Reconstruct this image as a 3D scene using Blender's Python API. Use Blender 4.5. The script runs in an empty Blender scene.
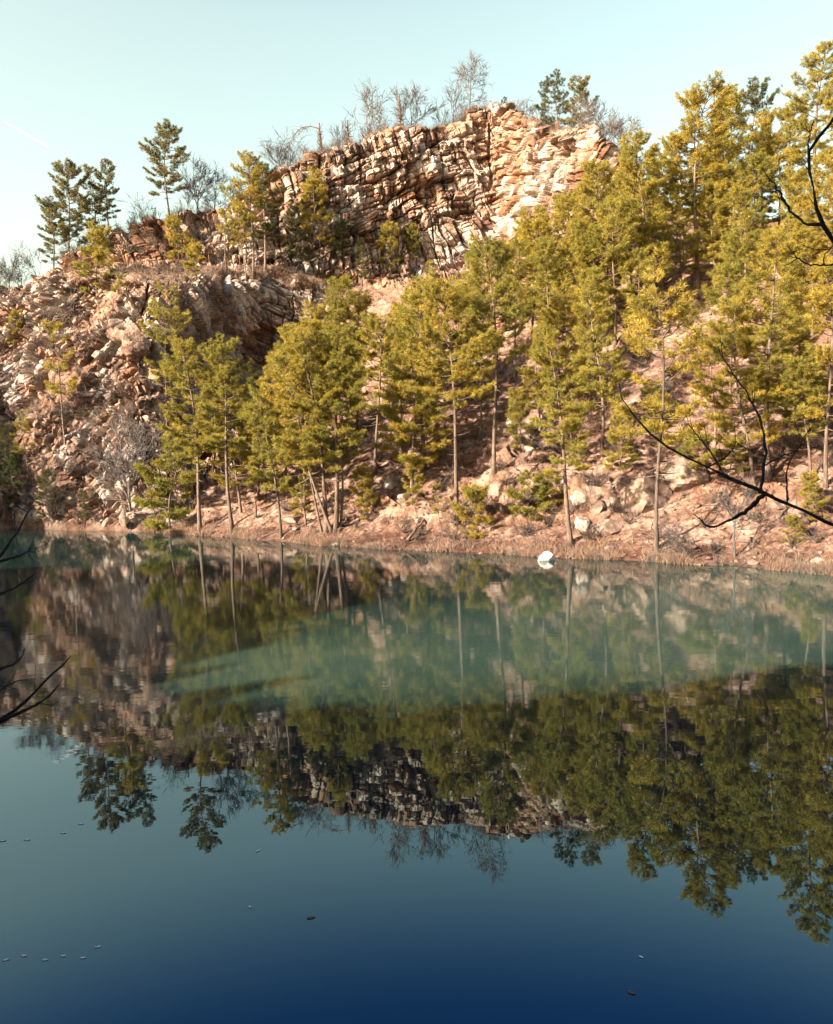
import bpy, math, random
import numpy as np
from mathutils import Vector, Matrix, Quaternion

random.seed(11)
RNG = np.random.default_rng(11)
SC = bpy.context.scene
COL = SC.collection
R = math.radians

# ------------------------------------------------------------------ camera
EYE = Vector((0.0, 0.0, 7.3))
F = 833.0
PITCH = math.atan(72 / 833.0)
ROLL = R(1.9)
_f = Vector((0, math.cos(PITCH), -math.sin(PITCH)))
_u = Vector((0, math.sin(PITCH), math.cos(PITCH)))
_r = Vector((1, 0, 0))
RIGHT = _r * math.cos(ROLL) - _u * math.sin(ROLL)
UP = _u * math.cos(ROLL) + _r * math.sin(ROLL)
FWD = _f


def ray(px, py):
    return FWD + RIGHT * ((px - 416.5) / F) + UP * ((512.0 - py) / F)


def P(px, py, D):
    """point on the sight line of a pixel at the depth Y = D"""
    d = ray(px, py)
    return EYE + d * (D / d.y)


def shoreP(px, py):
    d = ray(px, py)
    return EYE + d * (-EYE.z / d.z)


cam_data = bpy.data.cameras.new("camera")
cam_data.sensor_fit = 'HORIZONTAL'
cam_data.sensor_width = 36.0
cam_data.lens = 36.0
cam_data.clip_start = 0.1
cam_data.clip_end = 20000
cam = bpy.data.objects.new("camera", cam_data)
COL.objects.link(cam)
M3 = Matrix((RIGHT, UP, -FWD)).transposed()
cam.matrix_world = Matrix.Translation(EYE) @ M3.to_4x4()
SC.camera = cam

# ------------------------------------------------------------------ light and view
SUN_EL, SUN_DIR = R(27), Vector((-0.86, -0.51, 0)).normalized()
to_sun = Vector((SUN_DIR.x * math.cos(SUN_EL), SUN_DIR.y * math.cos(SUN_EL), math.sin(SUN_EL)))
w = bpy.data.worlds.new("World")
SC.world = w
w.use_nodes = True
nt = w.node_tree
nt.nodes.clear()
sky = nt.nodes.new('ShaderNodeTexSky')
sky.sky_type = 'NISHITA'
sky.sun_disc = False
sky.sun_elevation = SUN_EL
sky.sun_rotation = math.atan2(SUN_DIR.x, SUN_DIR.y)
sky.air_density = 1.0
sky.dust_density = 4.0
sky.ozone_density = 1.0
tint = nt.nodes.new('ShaderNodeMix')
tint.data_type = 'RGBA'
tint.blend_type = 'MULTIPLY'
tint.inputs[0].default_value = 1.0
tint.inputs[7].default_value = (1.0, 0.93, 0.66, 1)
tcw = nt.nodes.new('ShaderNodeTexCoord')
sxw = nt.nodes.new('ShaderNodeSeparateXYZ')
nt.links.new(tcw.outputs['Generated'], sxw.inputs[0])
rw = nt.nodes.new('ShaderNodeMapRange')
rw.interpolation_type = 'SMOOTHSTEP'
rw.inputs['From Min'].default_value = 0.43
rw.inputs['From Max'].default_value = 0.60
nt.links.new(sxw.outputs['Z'], rw.inputs['Value'])
grw = nt.nodes.new('ShaderNodeMix')
grw.data_type = 'RGBA'
grw.inputs[6].default_value = (1.07, 0.95, 0.615, 1)
grw.inputs[7].default_value = (0.10, 0.25, 0.41, 1)
nt.links.new(rw.outputs[0], grw.inputs[0])
nt.links.new(grw.outputs[2], tint.inputs[7])
bg = nt.nodes.new('ShaderNodeBackground')
bg.inputs['Strength'].default_value = 0.15
wo = nt.nodes.new('ShaderNodeOutputWorld')
nt.links.new(sky.outputs[0], tint.inputs[6])
nt.links.new(tint.outputs[2], bg.inputs['Color'])
nt.links.new(bg.outputs[0], wo.inputs['Surface'])

sd = bpy.data.lights.new("sun", 'SUN')
sd.energy = 5.0
sd.angle = R(0.5)
sd.color = (1.0, 0.89, 0.75)
so = bpy.data.objects.new("sun", sd)
COL.objects.link(so)
so.rotation_mode = 'QUATERNION'
so.rotation_quaternion = to_sun.to_track_quat('Z', 'Y')
SC.view_settings.view_transform = 'Standard'
SC.view_settings.look = 'None'
SC.view_settings.exposure = 1.85
SC.view_settings.gamma = 1.0

# ------------------------------------------------------------------ numpy helpers


def _hash(ix, iy, iz, seed):
    h = (ix.astype(np.int64) * 374761393 + iy.astype(np.int64) * 668265263 + iz.astype(np.int64) * 2147483647 + seed * 974634777) & 0xFFFFFFFF
    h = ((h ^ (h >> 13)) * 1274126177) & 0xFFFFFFFF
    h = ((h ^ (h >> 16)) * 2246822519) & 0xFFFFFFFF
    return ((h ^ (h >> 15)) & 0xFFFFFF) / float(0xFFFFFF)


def vnoise(p, scale, seed=0):
    q = p / scale
    i = np.floor(q)
    f = q - i
    f = f * f * (3 - 2 * f)
    i = i.astype(np.int64)
    out = np.zeros(len(q))
    for dx in (0, 1):
        wx = f[:, 0] if dx else 1 - f[:, 0]
        for dy in (0, 1):
            wy = f[:, 1] if dy else 1 - f[:, 1]
            for dz in (0, 1):
                wz = f[:, 2] if dz else 1 - f[:, 2]
                out += wx * wy * wz * _hash(i[:, 0] + dx, i[:, 1] + dy, i[:, 2] + dz, seed)
    return out * 2 - 1


def fbm(p, scale, octs=4, seed=0):
    o, a, s = 0, 1.0, 0.0
    for k in range(octs):
        o = o + a * vnoise(p, scale / (2 ** k), seed + k * 17)
        s += a
        a *= 0.5
    return o / s


def sstep(a, b, x):
    t = np.clip((x - a) / (b - a), 0, 1)
    return t * t * (3 - 2 * t)


def mesh_np(name, verts, faces, mat=None, smooth=False):
    """faces: an (n,k) array or a list of such arrays"""
    me = bpy.data.meshes.new(name)
    if not isinstance(faces, (list, tuple)):
        faces = [faces]
    faces = [np.asarray(f, dtype=np.int32) for f in faces if len(f)]
    verts = np.asarray(verts, dtype=np.float32)
    loops = np.concatenate([f.ravel() for f in faces])
    tot = np.concatenate([np.full(len(f), f.shape[1], dtype=np.int32) for f in faces])
    start = np.concatenate([[0], np.cumsum(tot)[:-1]]).astype(np.int32)
    me.vertices.add(len(verts))
    me.vertices.foreach_set('co', verts.ravel())
    me.loops.add(len(loops))
    me.loops.foreach_set('vertex_index', loops)
    me.polygons.add(len(tot))
    me.polygons.foreach_set('loop_start', start)
    me.polygons.foreach_set('loop_total', tot)
    me.polygons.foreach_set('use_smooth', np.full(len(tot), smooth, dtype=bool))
    me.update(calc_edges=True)
    if mat is not None:
        me.materials.append(mat)
    return me


class MB:
    """collects tubes and triangles into one mesh"""

    def __init__(self):
        self.v, self.q, self.t, self.n = [], [], [], 0

    def add(self, v, quads=None, tris=None):
        v = np.asarray(v, dtype=np.float64)
        if quads is not None and len(quads):
            self.q.append(np.asarray(quads) + self.n)
        if tris is not None and len(tris):
            self.t.append(np.asarray(tris) + self.n)
        self.v.append(v)
        self.n += len(v)

    def tube(self, pts, radii, k=6, cap=True):
        pts = np.asarray(pts, dtype=np.float64)
        radii = np.asarray(radii, dtype=np.float64)
        n = len(pts)
        t = np.gradient(pts, axis=0)
        t /= np.linalg.norm(t, axis=1)[:, None] + 1e-12
        ref = np.array([0.0, 0, 1]) if abs(t[:, 2]).mean() < 0.8 else np.array([1.0, 0, 0])
        a = np.cross(t, ref)
        a /= np.linalg.norm(a, axis=1)[:, None] + 1e-12
        b = np.cross(t, a)
        ang = np.arange(k) * 2 * np.pi / k
        ring = (a[:, None, :] * np.cos(ang)[None, :, None] + b[:, None, :] * np.sin(ang)[None, :, None]) * radii[:, None, None]
        v = (pts[:, None, :] + ring).reshape(-1, 3)
        i = np.arange(n - 1)[:, None] * k
        j = np.arange(k)[None, :]
        jn = (j + 1) % k
        q = np.stack([i + j, i + jn, i + k + jn, i + k + j], -1).reshape(-1, 4)
        tr = None
        if cap:
            v = np.vstack([v, pts[-1:], pts[:1]])
            e = (n - 1) * k
            jj = np.arange(k)
            tr = np.vstack([np.stack([e + jj, e + (jj + 1) % k, np.full(k, n * k)], -1), np.stack([(jj + 1) % k, jj, np.full(k, n * k + 1)], -1)])
        self.add(v, q, tr)

    def mesh(self, name, mat, smooth=True):
        f = []
        if self.q:
            f.append(np.vstack(self.q))
        if self.t:
            f.append(np.vstack(self.t))
        return mesh_np(name, np.vstack(self.v), f, mat, smooth)


def link(name, data, parent=None):
    o = bpy.data.objects.new(name, data)
    COL.objects.link(o)
    if parent is not None:
        o.parent = parent
    return o


def tag(o, label=None, cat=None, group=None, kind=None):
    if label:
        o["label"] = label
    if cat:
        o["category"] = cat
    if group:
        o["group"] = group
    if kind:
        o["kind"] = kind
    return o


# ------------------------------------------------------------------ materials
def new_mat(name):
    m = bpy.data.materials.new(name)
    m.use_nodes = True
    n = m.node_tree
    bs = n.nodes['Principled BSDF']
    bs.inputs['Roughness'].default_value = 0.85
    bs.inputs['Specular IOR Level'].default_value = 0.25
    return m, n, bs


def N(n, t, **kw):
    nd = n.nodes.new(t)
    for k, v in kw.items():
        setattr(nd, k, v)
    return nd


def noise_tex(n, scale, detail=4, rough=0.55, coord='Object'):
    tc = N(n, 'ShaderNodeTexCoord')
    tx = N(n, 'ShaderNodeTexNoise')
    tx.inputs['Scale'].default_value = scale
    tx.inputs['Detail'].default_value = detail
    tx.inputs['Roughness'].default_value = rough
    n.links.new(tc.outputs[coord], tx.inputs['Vector'])
    return tx


def ramp(n, fac, stops):
    r = N(n, 'ShaderNodeValToRGB')
    e = r.color_ramp.elements
    while len(e) < len(stops):
        e.new(0.5)
    for x, (p, c) in zip(e, stops):
        x.position = p
        x.color = (*c, 1)
    n.links.new(fac, r.inputs['Fac'])
    return r


def mixc(n, fac, a, b, mode='MIX'):
    m = N(n, 'ShaderNodeMix', data_type='RGBA', blend_type=mode)
    for sock, val in ((m.inputs[0], fac), (m.inputs[6], a), (m.inputs[7], b)):
        if isinstance(val, (int, float)):
            sock.default_value = val
        elif isinstance(val, tuple):
            sock.default_value = (*val, 1)
        else:
            n.links.new(val, sock)
    return m.outputs[2]


def attr(n, name):
    a = N(n, 'ShaderNodeAttribute')
    a.attribute_name = name
    return a.outputs['Fac']


def bump(n, bs, h, strength, dist):
    b = N(n, 'ShaderNodeBump')
    b.inputs['Strength'].default_value = strength
    b.inputs['Distance'].default_value = dist
    n.links.new(h, b.inputs['Height'])
    n.links.new(b.outputs[0], bs.inputs['Normal'])


def terrain_mat():
    m, n, bs = new_mat("rock_and_soil")
    tint_ = attr(n, 'tint')
    rock_ = attr(n, 'rock')
    big = noise_tex(n, 0.10, 4)
    mid = noise_tex(n, 0.9, 5, 0.6)
    fine = noise_tex(n, 6.0, 5, 0.65)
    base = ramp(n, tint_, [(0.0, (0.075, 0.055, 0.048)), (0.2, (0.17, 0.105, 0.078)), (0.42, (0.27, 0.178, 0.135)),
                           (0.62, (0.33, 0.255, 0.21)), (0.82, (0.35, 0.295, 0.255)), (1.0, (0.50, 0.435, 0.38))])
    rust = ramp(n, big.outputs['Fac'], [(0.42, (0, 0, 0)), (0.62, (1, 1, 1))])
    c = mixc(n, rust.outputs[0], base.outputs[0], mixc(n, 0.5, base.outputs[0], (0.36, 0.16, 0.07)))
    st = ramp(n, mid.outputs['Fac'], [(0.40, (0.45, 0.40, 0.38)), (0.56, (1, 1, 1))])
    c = mixc(n, 0.75, c, st.outputs[0], 'MULTIPLY')
    gr = ramp(n, fine.outputs['Fac'], [(0.30, (0.62, 0.60, 0.58)), (0.62, (1.08, 1.06, 1.04))])
    c = mixc(n, 0.8, c, gr.outputs[0], 'MULTIPLY')
    soil = ramp(n, mid.outputs['Fac'], [(0.30, (0.14, 0.08, 0.056)), (0.50, (0.30, 0.185, 0.135)), (0.66, (0.41, 0.285, 0.22))])
    lit = noise_tex(n, 2.6, 6, 0.7)
    lr = ramp(n, lit.outputs['Fac'], [(0.44, (0.36, 0.30, 0.27)), (0.56, (1, 1, 1))])
    soil_c = mixc(n, 0.8, soil.outputs[0], lr.outputs[0], 'MULTIPLY')
    lb_ = noise_tex(n, 0.33, 5, 0.6)
    lr2 = ramp(n, lb_.outputs['Fac'], [(0.38, (0.62, 0.50, 0.42)), (0.60, (1.05, 1.05, 1.05))])
    soil_c = mixc(n, 0.9, soil_c, lr2.outputs[0], 'MULTIPLY')
    soil2 = mixc(n, 0.8, soil_c, gr.outputs[0], 'MULTIPLY')
    out = mixc(n, rock_, soil2, c)
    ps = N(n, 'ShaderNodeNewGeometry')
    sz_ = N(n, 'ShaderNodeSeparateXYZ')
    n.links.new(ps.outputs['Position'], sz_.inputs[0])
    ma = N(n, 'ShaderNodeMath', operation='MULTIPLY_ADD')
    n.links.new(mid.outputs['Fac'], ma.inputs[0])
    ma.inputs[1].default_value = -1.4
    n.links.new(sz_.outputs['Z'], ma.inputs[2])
    shore_tint = ramp(n, ma.outputs[0], [(0.0, (0.5, 0.44, 0.40)), (0.12, (1, 1, 1))])  # darkens the ground towards the waterline
    out = mixc(n, 1.0, out, shore_tint.outputs[0], 'MULTIPLY')
    n.links.new(out, bs.inputs['Base Color'])
    bump(n, bs, fine.outputs['Fac'], 0.6, 0.12)
    return m


def bark_mat(name, a, b, sc=3.0):
    m, n, bs = new_mat(name)
    tx = noise_tex(n, sc, 5, 0.65)
    mp = N(n, 'ShaderNodeMapping')
    mp.inputs['Scale'].default_value = (3, 3, 0.6)
    tc = [x for x in n.nodes if x.type == 'TEX_COORD'][0]
    n.links.new(tc.outputs['Object'], mp.inputs[0])
    n.links.new(mp.outputs[0], tx.inputs['Vector'])
    r = ramp(n, tx.outputs['Fac'], [(0.32, a), (0.66, b)])
    oi = N(n, 'ShaderNodeObjectInfo')
    rr = ramp(n, oi.outputs['Random'], [(0, (0.75, 0.75, 0.75)), (1, (1.2, 1.15, 1.1))])
    n.links.new(mixc(n, 1.0, r.outputs[0], rr.outputs[0], 'MULTIPLY'), bs.inputs['Base Color'])
    bump(n, bs, tx.outputs['Fac'], 0.7, 0.03)
    return m


def leaf_mat(name, lo, mid_, hi, transl=0.3):
    m, n, bs = new_mat(name)
    ge = N(n, 'ShaderNodeNewGeometry')
    oi = N(n, 'ShaderNodeObjectInfo')
    r = ramp(n, ge.outputs['Random Per Island'], [(0.0, lo), (0.5, mid_), (1.0, hi)])
    rr = ramp(n, oi.outputs['Random'], [(0, (0.80, 0.88, 0.9)), (0.5, (0.98, 1, 1)), (1, (1.10, 1.04, 1.0))])
    cl = noise_tex(n, 0.55, 2)
    cr = ramp(n, cl.outputs['Fac'], [(0.35, (0.72, 0.80, 0.85)), (0.65, (1.15, 1.08, 1.0))])
    c = mixc(n, 1.0, r.outputs[0], rr.outputs[0], 'MULTIPLY')
    c = mixc(n, 1.0, c, cr.outputs[0], 'MULTIPLY')
    n.links.new(c, bs.inputs['Base Color'])
    bs.inputs['Roughness'].default_value = 0.6
    tr = N(n, 'ShaderNodeBsdfTranslucent')
    n.links.new(c, tr.inputs['Color'])
    mx = N(n, 'ShaderNodeMixShader')
    mx.inputs[0].default_value = transl
    out = n.nodes['Material Output']
    n.links.new(bs.outputs[0], mx.inputs[1])
    n.links.new(tr.outputs[0], mx.inputs[2])
    n.links.new(mx.outputs[0], out.inputs['Surface'])
    return m


MAT = {}
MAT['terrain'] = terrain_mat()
MAT['bark'] = bark_mat('pine_bark', (0.055, 0.038, 0.03), (0.22, 0.155, 0.115))
MAT['greybark'] = bark_mat('bare_bark', (0.06, 0.053, 0.052), (0.15, 0.13, 0.122))
MAT['redbark'] = bark_mat('vine_bark', (0.10, 0.06, 0.045), (0.21, 0.125, 0.09))
MAT['shadebark'] = bark_mat('shaded_bark', (0.018, 0.015, 0.013), (0.05, 0.042, 0.036), 8)  # shade on the near limbs, put into the bark colour
MAT['gold'] = leaf_mat('pine_needles', (0.19, 0.155, 0.022), (0.37, 0.285, 0.048), (0.50, 0.385, 0.085), .42)
MAT['olive'] = leaf_mat('olive_needles', (0.09, 0.085, 0.03), (0.17, 0.15, 0.05), (0.27, 0.22, 0.08))
MAT['green'] = leaf_mat('green_needles', (0.045, 0.055, 0.016), (0.09, 0.095, 0.025), (0.15, 0.14, 0.04))
MAT['dry'] = leaf_mat('dry_grass', (0.20, 0.12, 0.08), (0.32, 0.20, 0.14), (0.46, 0.33, 0.245))
MAT['brush'] = leaf_mat('brush_twigs', (0.08, 0.055, 0.042), (0.15, 0.10, 0.078), (0.24, 0.165, 0.125), 0.1)


def stone_mat(name, a, b, c):
    m, n, bs = new_mat(name)
    tx = noise_tex(n, 2.2, 6, 0.62)
    r = ramp(n, tx.outputs['Fac'], [(0.30, a), (0.5, b), (0.68, c)])
    oi = N(n, 'ShaderNodeObjectInfo')
    rr = ramp(n, oi.outputs['Random'], [(0, (0.75, 0.7, 0.68)), (1, (1.15, 1.12, 1.1))])
    n.links.new(mixc(n, 1.0, r.outputs[0], rr.outputs[0], 'MULTIPLY'), bs.inputs['Base Color'])
    bump(n, bs, tx.outputs['Fac'], 0.7, 0.1)
    return m


MAT['stone'] = stone_mat('sandstone', (0.11, 0.07, 0.052), (0.22, 0.15, 0.112), (0.33, 0.255, 0.21))
MAT['white'] = stone_mat('white_quartz', (0.50, 0.45, 0.40), (0.66, 0.62, 0.56), (0.74, 0.71, 0.66))
MAT['pale'] = stone_mat('pale_rock', (0.20, 0.14, 0.11), (0.34, 0.27, 0.22), (0.46, 0.40, 0.345))

# ------------------------------------------------------------------ terrain: a lofted quarry bowl round the lake
# rock weights per key: bed, shore, toe, low base, low mid, low top, ledge, up base, up mid, rim, back, far
ROCK_CLIFF = [0, .8, .9, 1, 1, 1, .75, .8, .9, .9, .2, 0]
ROCK_NOSE = [0, .7, .8, .9, 1, 1, .25, .7, 1, .9, .2, 0]
ROCK_UP = [0, 0, .05, .1, .2, .3, .3, .7, 1, 1, .15, 0]
ROCK_GULLY = [0, 0, .1, .3, 1, 1, .2, .8, 1, 1, .15, 0]
ROCK_SLOPE = [0, 0, .05, .12, .2, .25, .25, .25, .2, .2, .1, 0]
#  px, shore y, then (y, D) for toe, base, mid, top, ledge, upper base, upper mid, rim
COLS = [
    (-20, 529, [(508, 83), (470, 86), (385, 92), (308, 98), (298, 101), (292, 103), (287, 105), (284, 107)], ROCK_CLIFF),
    (30, 529, [(509, 81), (475, 84), (380, 89), (300, 96.5), (289, 100), (284, 102), (279, 104), (276, 106)], ROCK_CLIFF),
    (60, 530, [(510, 79), (480, 81.5), (380, 86.5), (288, 95), (273, 100), (268, 102), (263, 104.5), (258, 107)], ROCK_CLIFF),
    (95, 531, [(512, 77), (480, 79), (385, 83.5), (287, 93), (271, 99), (262, 103), (252, 107), (240, 111)], ROCK_CLIFF),
    (135, 532, [(515, 74.5), (480, 76.5), (390, 81), (284, 90), (268, 97), (260, 105), (243, 110), (225, 114)], ROCK_NOSE),
    (170, 534, [(515, 73), (470, 77.5), (390, 84.5), (290, 91), (274, 97.5), (261, 106), (238, 112), (215, 116)], ROCK_NOSE),
    (220, 537, [(520, 69.5), (460, 81), (380, 94.5), (287, 98.5), (272, 102), (256, 108), (225, 115), (200, 119)], ROCK_GULLY),
    (270, 541, [(525, 66), (450, 82), (372, 101), (285, 106), (271, 108), (252, 110.5), (212, 113), (174, 116)], ROCK_GULLY),
    (320, 545, [(530, 62.5), (458, 77), (380, 97), (305, 107), (284, 109.5), (264, 112), (205, 115.5), (156, 119)], ROCK_GULLY),
    (370, 548, [(532, 59.5), (460, 71.5), (375, 89), (310, 102), (285, 110), (265, 115), (200, 118.5), (140, 122)], ROCK_UP),
    (430, 551, [(535, 57), (460, 67), (385, 79), (310, 94), (280, 108), (262, 118), (190, 122), (125, 126)], ROCK_UP),
    (490, 554, [(538, 54.5), (465, 63.5), (390, 75), (310, 89), (270, 102), (247, 116), (180, 124), (111, 129)], ROCK_UP),
    (530, 556, [(540, 53), (460, 62), (380, 73), (300, 86), (255, 97), (225, 106), (170, 115), (116, 122)], ROCK_UP),
    (565, 558, [(542, 51.5), (455, 61), (370, 71), (290, 83), (245, 92), (210, 98), (165, 105), (129, 111)], ROCK_UP),
    (600, 559, [(542, 50.5), (450, 59.5), (365, 69.5), (285, 80.5), (235, 88), (197, 93), (162, 97), (137, 103)], ROCK_UP),
    (622, 560, [(543, 49.8), (448, 58.5), (360, 68), (285, 78), (240, 85.5), (205, 91.5), (178, 97), (160, 103)], ROCK_SLOPE),
    (660, 562, [(543, 48.5), (445, 57), (360, 66), (290, 75), (255, 81), (232, 87), (217, 93), (208, 102)], ROCK_SLOPE),
    (740, 567, [(548, 46.3), (450, 54), (370, 62), (300, 70.5), (262, 77), (240, 83), (228, 90), (221, 100)], ROCK_SLOPE),
    (833, 575, [(555, 42.8), (460, 50), (375, 57.5), (300, 65), (262, 71.5), (242, 77), (232, 84), (226, 94)], ROCK_SLOPE),
    (950, 583, [(560, 39.8), (460, 46.5), (375, 53), (300, 60), (262, 66), (243, 72), (234, 79), (228, 90)], ROCK_SLOPE),
]


def world_col(shore, crest, back, rock=ROCK_SLOPE, pts=None):
    s, c = Vector((*shore, 0.0)), Vector(crest)
    out = [s + (s - c).normalized() * 6 + Vector((0, 0, -4)), s]
    out[0].z = -4
    if pts:
        out += [Vector(p) for p in pts]
    else:
        for k, t in enumerate((.06, .2, .38, .55, .68, .8, .9, 1.0)):
            p = s.lerp(c, t)
            p.z = c.z * (t ** 0.9)
            out.append(p)
    b = Vector(back)
    out += [c.lerp(b, .3), b]
    return out, rock


keys, rocks, qs, ns = [], [], [], []


def add_col(pts, rock, q, nsub):
    keys.append(np.array([tuple(p) for p in pts]))
    rocks.append(np.array(rock))
    qs.append(q)
    ns.append(nsub)


# left and near banks, outside the frame (crests raised to shade the lake), clockwise towards the far shore
NEAR = [
    ((-4, 9), (-2, -10, 34), (0, -90, 20), [(-4, 7.6, .8), (-4, 5, 2.8), (-4, 2.5, 4.6), (-3.5, 0, 5.6), (-3, -3, 6.3), (-3, -4.8, 14), (-2.5, -7, 25), (-2, -10, 34)]),
    ((-20, 9), (-28, -10, 34), (-40, -90, 20), None),
    ((-44, 10), (-61, -9, 31), (-90, -70, 22), None),
    ((-48, 22), (-58, 14, 33), (-140, -10, 22), None),
    ((-58, 38), (-82, 34, 22), (-150, 30, 20), None),
    ((-58, 54), (-80, 54, 15), (-150, 60, 15), None),
    ((-50, 67), (-62, 66, 19), (-150, 90, 20), None),
    ((-46, 77), (-62, 84, 25), (-140, 130, 22), None),
]
for i, (s, c, b, p) in enumerate(NEAR):
    k, r_ = world_col(s, c, b, ROCK_SLOPE, p)
    add_col(k, r_, -600 + i * 70, 60)
for px, sy, prof, rk in COLS:
    s = shoreP(px, sy)
    pts = [P(px, prof[0][0], prof[0][1])]
    inward = Vector((-s.x, -s.y, 0)).normalized()
    bed = s + inward * 7
    bed.z = -3.5
    out = [bed, s] + [P(px, y, D) for y, D in prof]
    rim = out[-1]
    bdir = Vector((rim.x * 0.35, rim.y, 0)).normalized()
    b1 = rim + bdir * 22 + Vector((0, 0, 0.2 if px > 620 else -2.5))
    b2 = rim + bdir * 110 + Vector((0, 0, -10))
    add_col(out + [b1, b2], rk, px, 0)
FAR = [
    ((31, 30), (70, 62, 26), (150, 130, 20), None),
    ((40, 18), (80, 22, 24), (170, 30, 18), None),
    ((32, 9), (50, -14, 24), (90, -80, 18), None),
    ((14, 9), (14, -10, 33), (20, -90, 20), [(14, 7.6, .8), (14, 5, 2.8), (14, 2.5, 4.6), (13.5, 0, 5.6), (13, -3, 6.3), (13, -4.8, 14), (13, -7, 25), (14, -10, 33)]),
    ((-4, 9), (-2, -10, 34), (0, -90, 20), [(-4, 7.6, .8), (-4, 5, 2.8), (-4, 2.5, 4.6), (-3.5, 0, 5.6), (-3, -3, 6.3), (-3, -4.8, 14), (-2.5, -7, 25), (-2, -10, 34)]),
]
for i, (s, c, b, p) in enumerate(FAR):
    k, r_ = world_col(s, c, b, ROCK_SLOPE, p)
    add_col(k, r_, 1060 + i * 110, 60)

KEYS = np.stack(keys)           # (C, K, 3)
ROCKS = np.stack(rocks)         # (C, K)
QS = np.array(qs, float)


def hermite(x, xs, ys):
    """piecewise cubic through ys (n, ...) with limited slopes"""
    d = np.diff(ys, axis=0) / np.diff(xs).reshape(-1, *([1] * (ys.ndim - 1)))
    m = np.zeros_like(ys)
    m[0], m[-1] = d[0], d[-1]
    m[1:-1] = 0.5 * (d[1:] + d[:-1])
    lim = 2.5 * np.minimum(np.abs(d[1:]), np.abs(d[:-1]))
    same = (d[1:] * d[:-1]) > 0
    m[1:-1] = np.where(same, np.sign(m[1:-1]) * np.minimum(np.abs(m[1:-1]), lim), 0)
    i = np.clip(np.searchsorted(xs, x, side='right') - 1, 0, len(xs) - 2)
    sh = (-1, *([1] * (ys.ndim - 1)))
    h = (xs[i + 1] - xs[i]).reshape(sh)
    t = ((x - xs[i]).reshape(sh)) / h
    t2, t3 = t * t, t * t * t
    return (2 * t3 - 3 * t2 + 1) * ys[i] + (t3 - 2 * t2 + t) * h * m[i] + (-2 * t3 + 3 * t2) * ys[i + 1] + (t3 - t2) * h * m[i + 1]


q_left = np.arange(QS[0], -20, 1.6)
q_in = np.arange(-20, 860, 0.68)
q_right = np.arange(860, QS[-1] + 0.01, 2.4)
QX = np.concatenate([q_left, q_in, q_right])
KC = hermite(QX, QS, KEYS)      # (nq, K, 3)
RC = hermite(QX, QS, ROCKS)
K = KEYS.shape[1]
SEG = [6, 14, 50, 104, 104, 40, 50, 124, 124, 26, 10]
tk = np.concatenate([np.linspace(k, k + 1, s, endpoint=False) for k, s in enumerate(SEG)] + [[K - 1.0]])
G = hermite(tk, np.arange(K, dtype=float), KC.transpose(1, 0, 2))   # (nt, nq, 3)
RK = np.clip(hermite(tk, np.arange(K, dtype=float), RC.T), 0, 1)
nt_, nq_ = G.shape[:2]
# smooth normals
dq = np.gradient(G, axis=1)
dt = np.gradient(G, axis=0)
Nrm = np.cross(dq, dt)
Nrm /= np.linalg.norm(Nrm, axis=2)[:, :, None] + 1e-9
flat = Nrm.reshape(-1, 3)
# metres along strike and up the profile, for the beds and joints
S = np.cumsum(np.linalg.norm(np.diff(G[250], axis=0, prepend=G[250][:1]), axis=1))
S = np.broadcast_to(S[None, :], (nt_, nq_)).ravel()
TT = np.cumsum(np.linalg.norm(np.diff(G, axis=0, prepend=G[:1]), axis=2), axis=0)
TT = (TT - TT[SEG[0]][None, :]).ravel()
p0 = G.reshape(-1, 3)
Zc = p0[:, 2]
rock = RK.ravel()
keyt = np.broadcast_to(tk[:, None], (nt_, nq_)).ravel()
qcol = np.broadcast_to(QX[None, :], (nt_, nq_)).ravel()
# outcrops on the soil slopes
out_n = fbm(p0 * np.array([1, 1, 1.4]), 9.0, 4, 5)
rock = np.clip(rock + np.where(rock < 0.6, sstep(0.03, 0.22, out_n) * 0.8 * sstep(2.0, 2.7, keyt) * (keyt < 9.5), 0), 0, 1)
rock = np.clip(rock + 0.35 * fbm(p0, 5.0, 3, 9) * (rock > 0.05) * (rock < 0.95), 0, 1)


def cells(u, v, hu, hv, seed):
    """brick-like broken blocks: offset, tilt, tint, edge distance"""
    vv_ = np.stack([v, v * 0, v * 0 + seed], -1)
    v = v + hv * (0.9 * vnoise(vv_, hv * 2.3, seed) + 0.5 * vnoise(np.stack([u, v, v * 0], -1), hv * 3.1, seed + 1))
    u = u + hu * 0.45 * vnoise(np.stack([u, v, v * 0 + 3], -1), hv * 1.7, seed + 2)
    j = np.floor(v / hv)
    vf = v / hv - j
    ru = _hash(j, j * 0 + seed, j * 0, 3) * 7.0
    wid = 0.7 + 0.8 * _hash(j, j * 0 + seed, j * 0 + 2, 4)
    uu = u / (hu * wid) + ru
    i = np.floor(uu)
    jit = 0.55 * (_hash(i, j, j * 0, seed) - 0.5)
    uf = uu - i
    # joints move per block
    left = np.clip(0.25 + jit, 0.05, 0.6) * 0 
    a = _hash(i, j, j * 0 + 1, seed)
    b = _hash(i, j, j * 0 + 2, seed) - 0.5
    c = _hash(i, j, j * 0 + 3, seed) - 0.5
    tt = _hash(i, j, j * 0 + 5, seed)
    eu = np.minimum(uf, 1 - uf) * hu * wid
    ev = np.minimum(vf, 1 - vf) * hv
    edge = np.minimum(eu, ev)
    off = a + b * (uf - 0.5) * 1.3 + c * (vf - 0.5) * 1.3
    return off, tt, edge


warp = np.stack([fbm(p0, 5.5, 3, 31), fbm(p0, 5.5, 3, 47), fbm(p0, 2.0, 2, 61)], -1)
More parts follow.
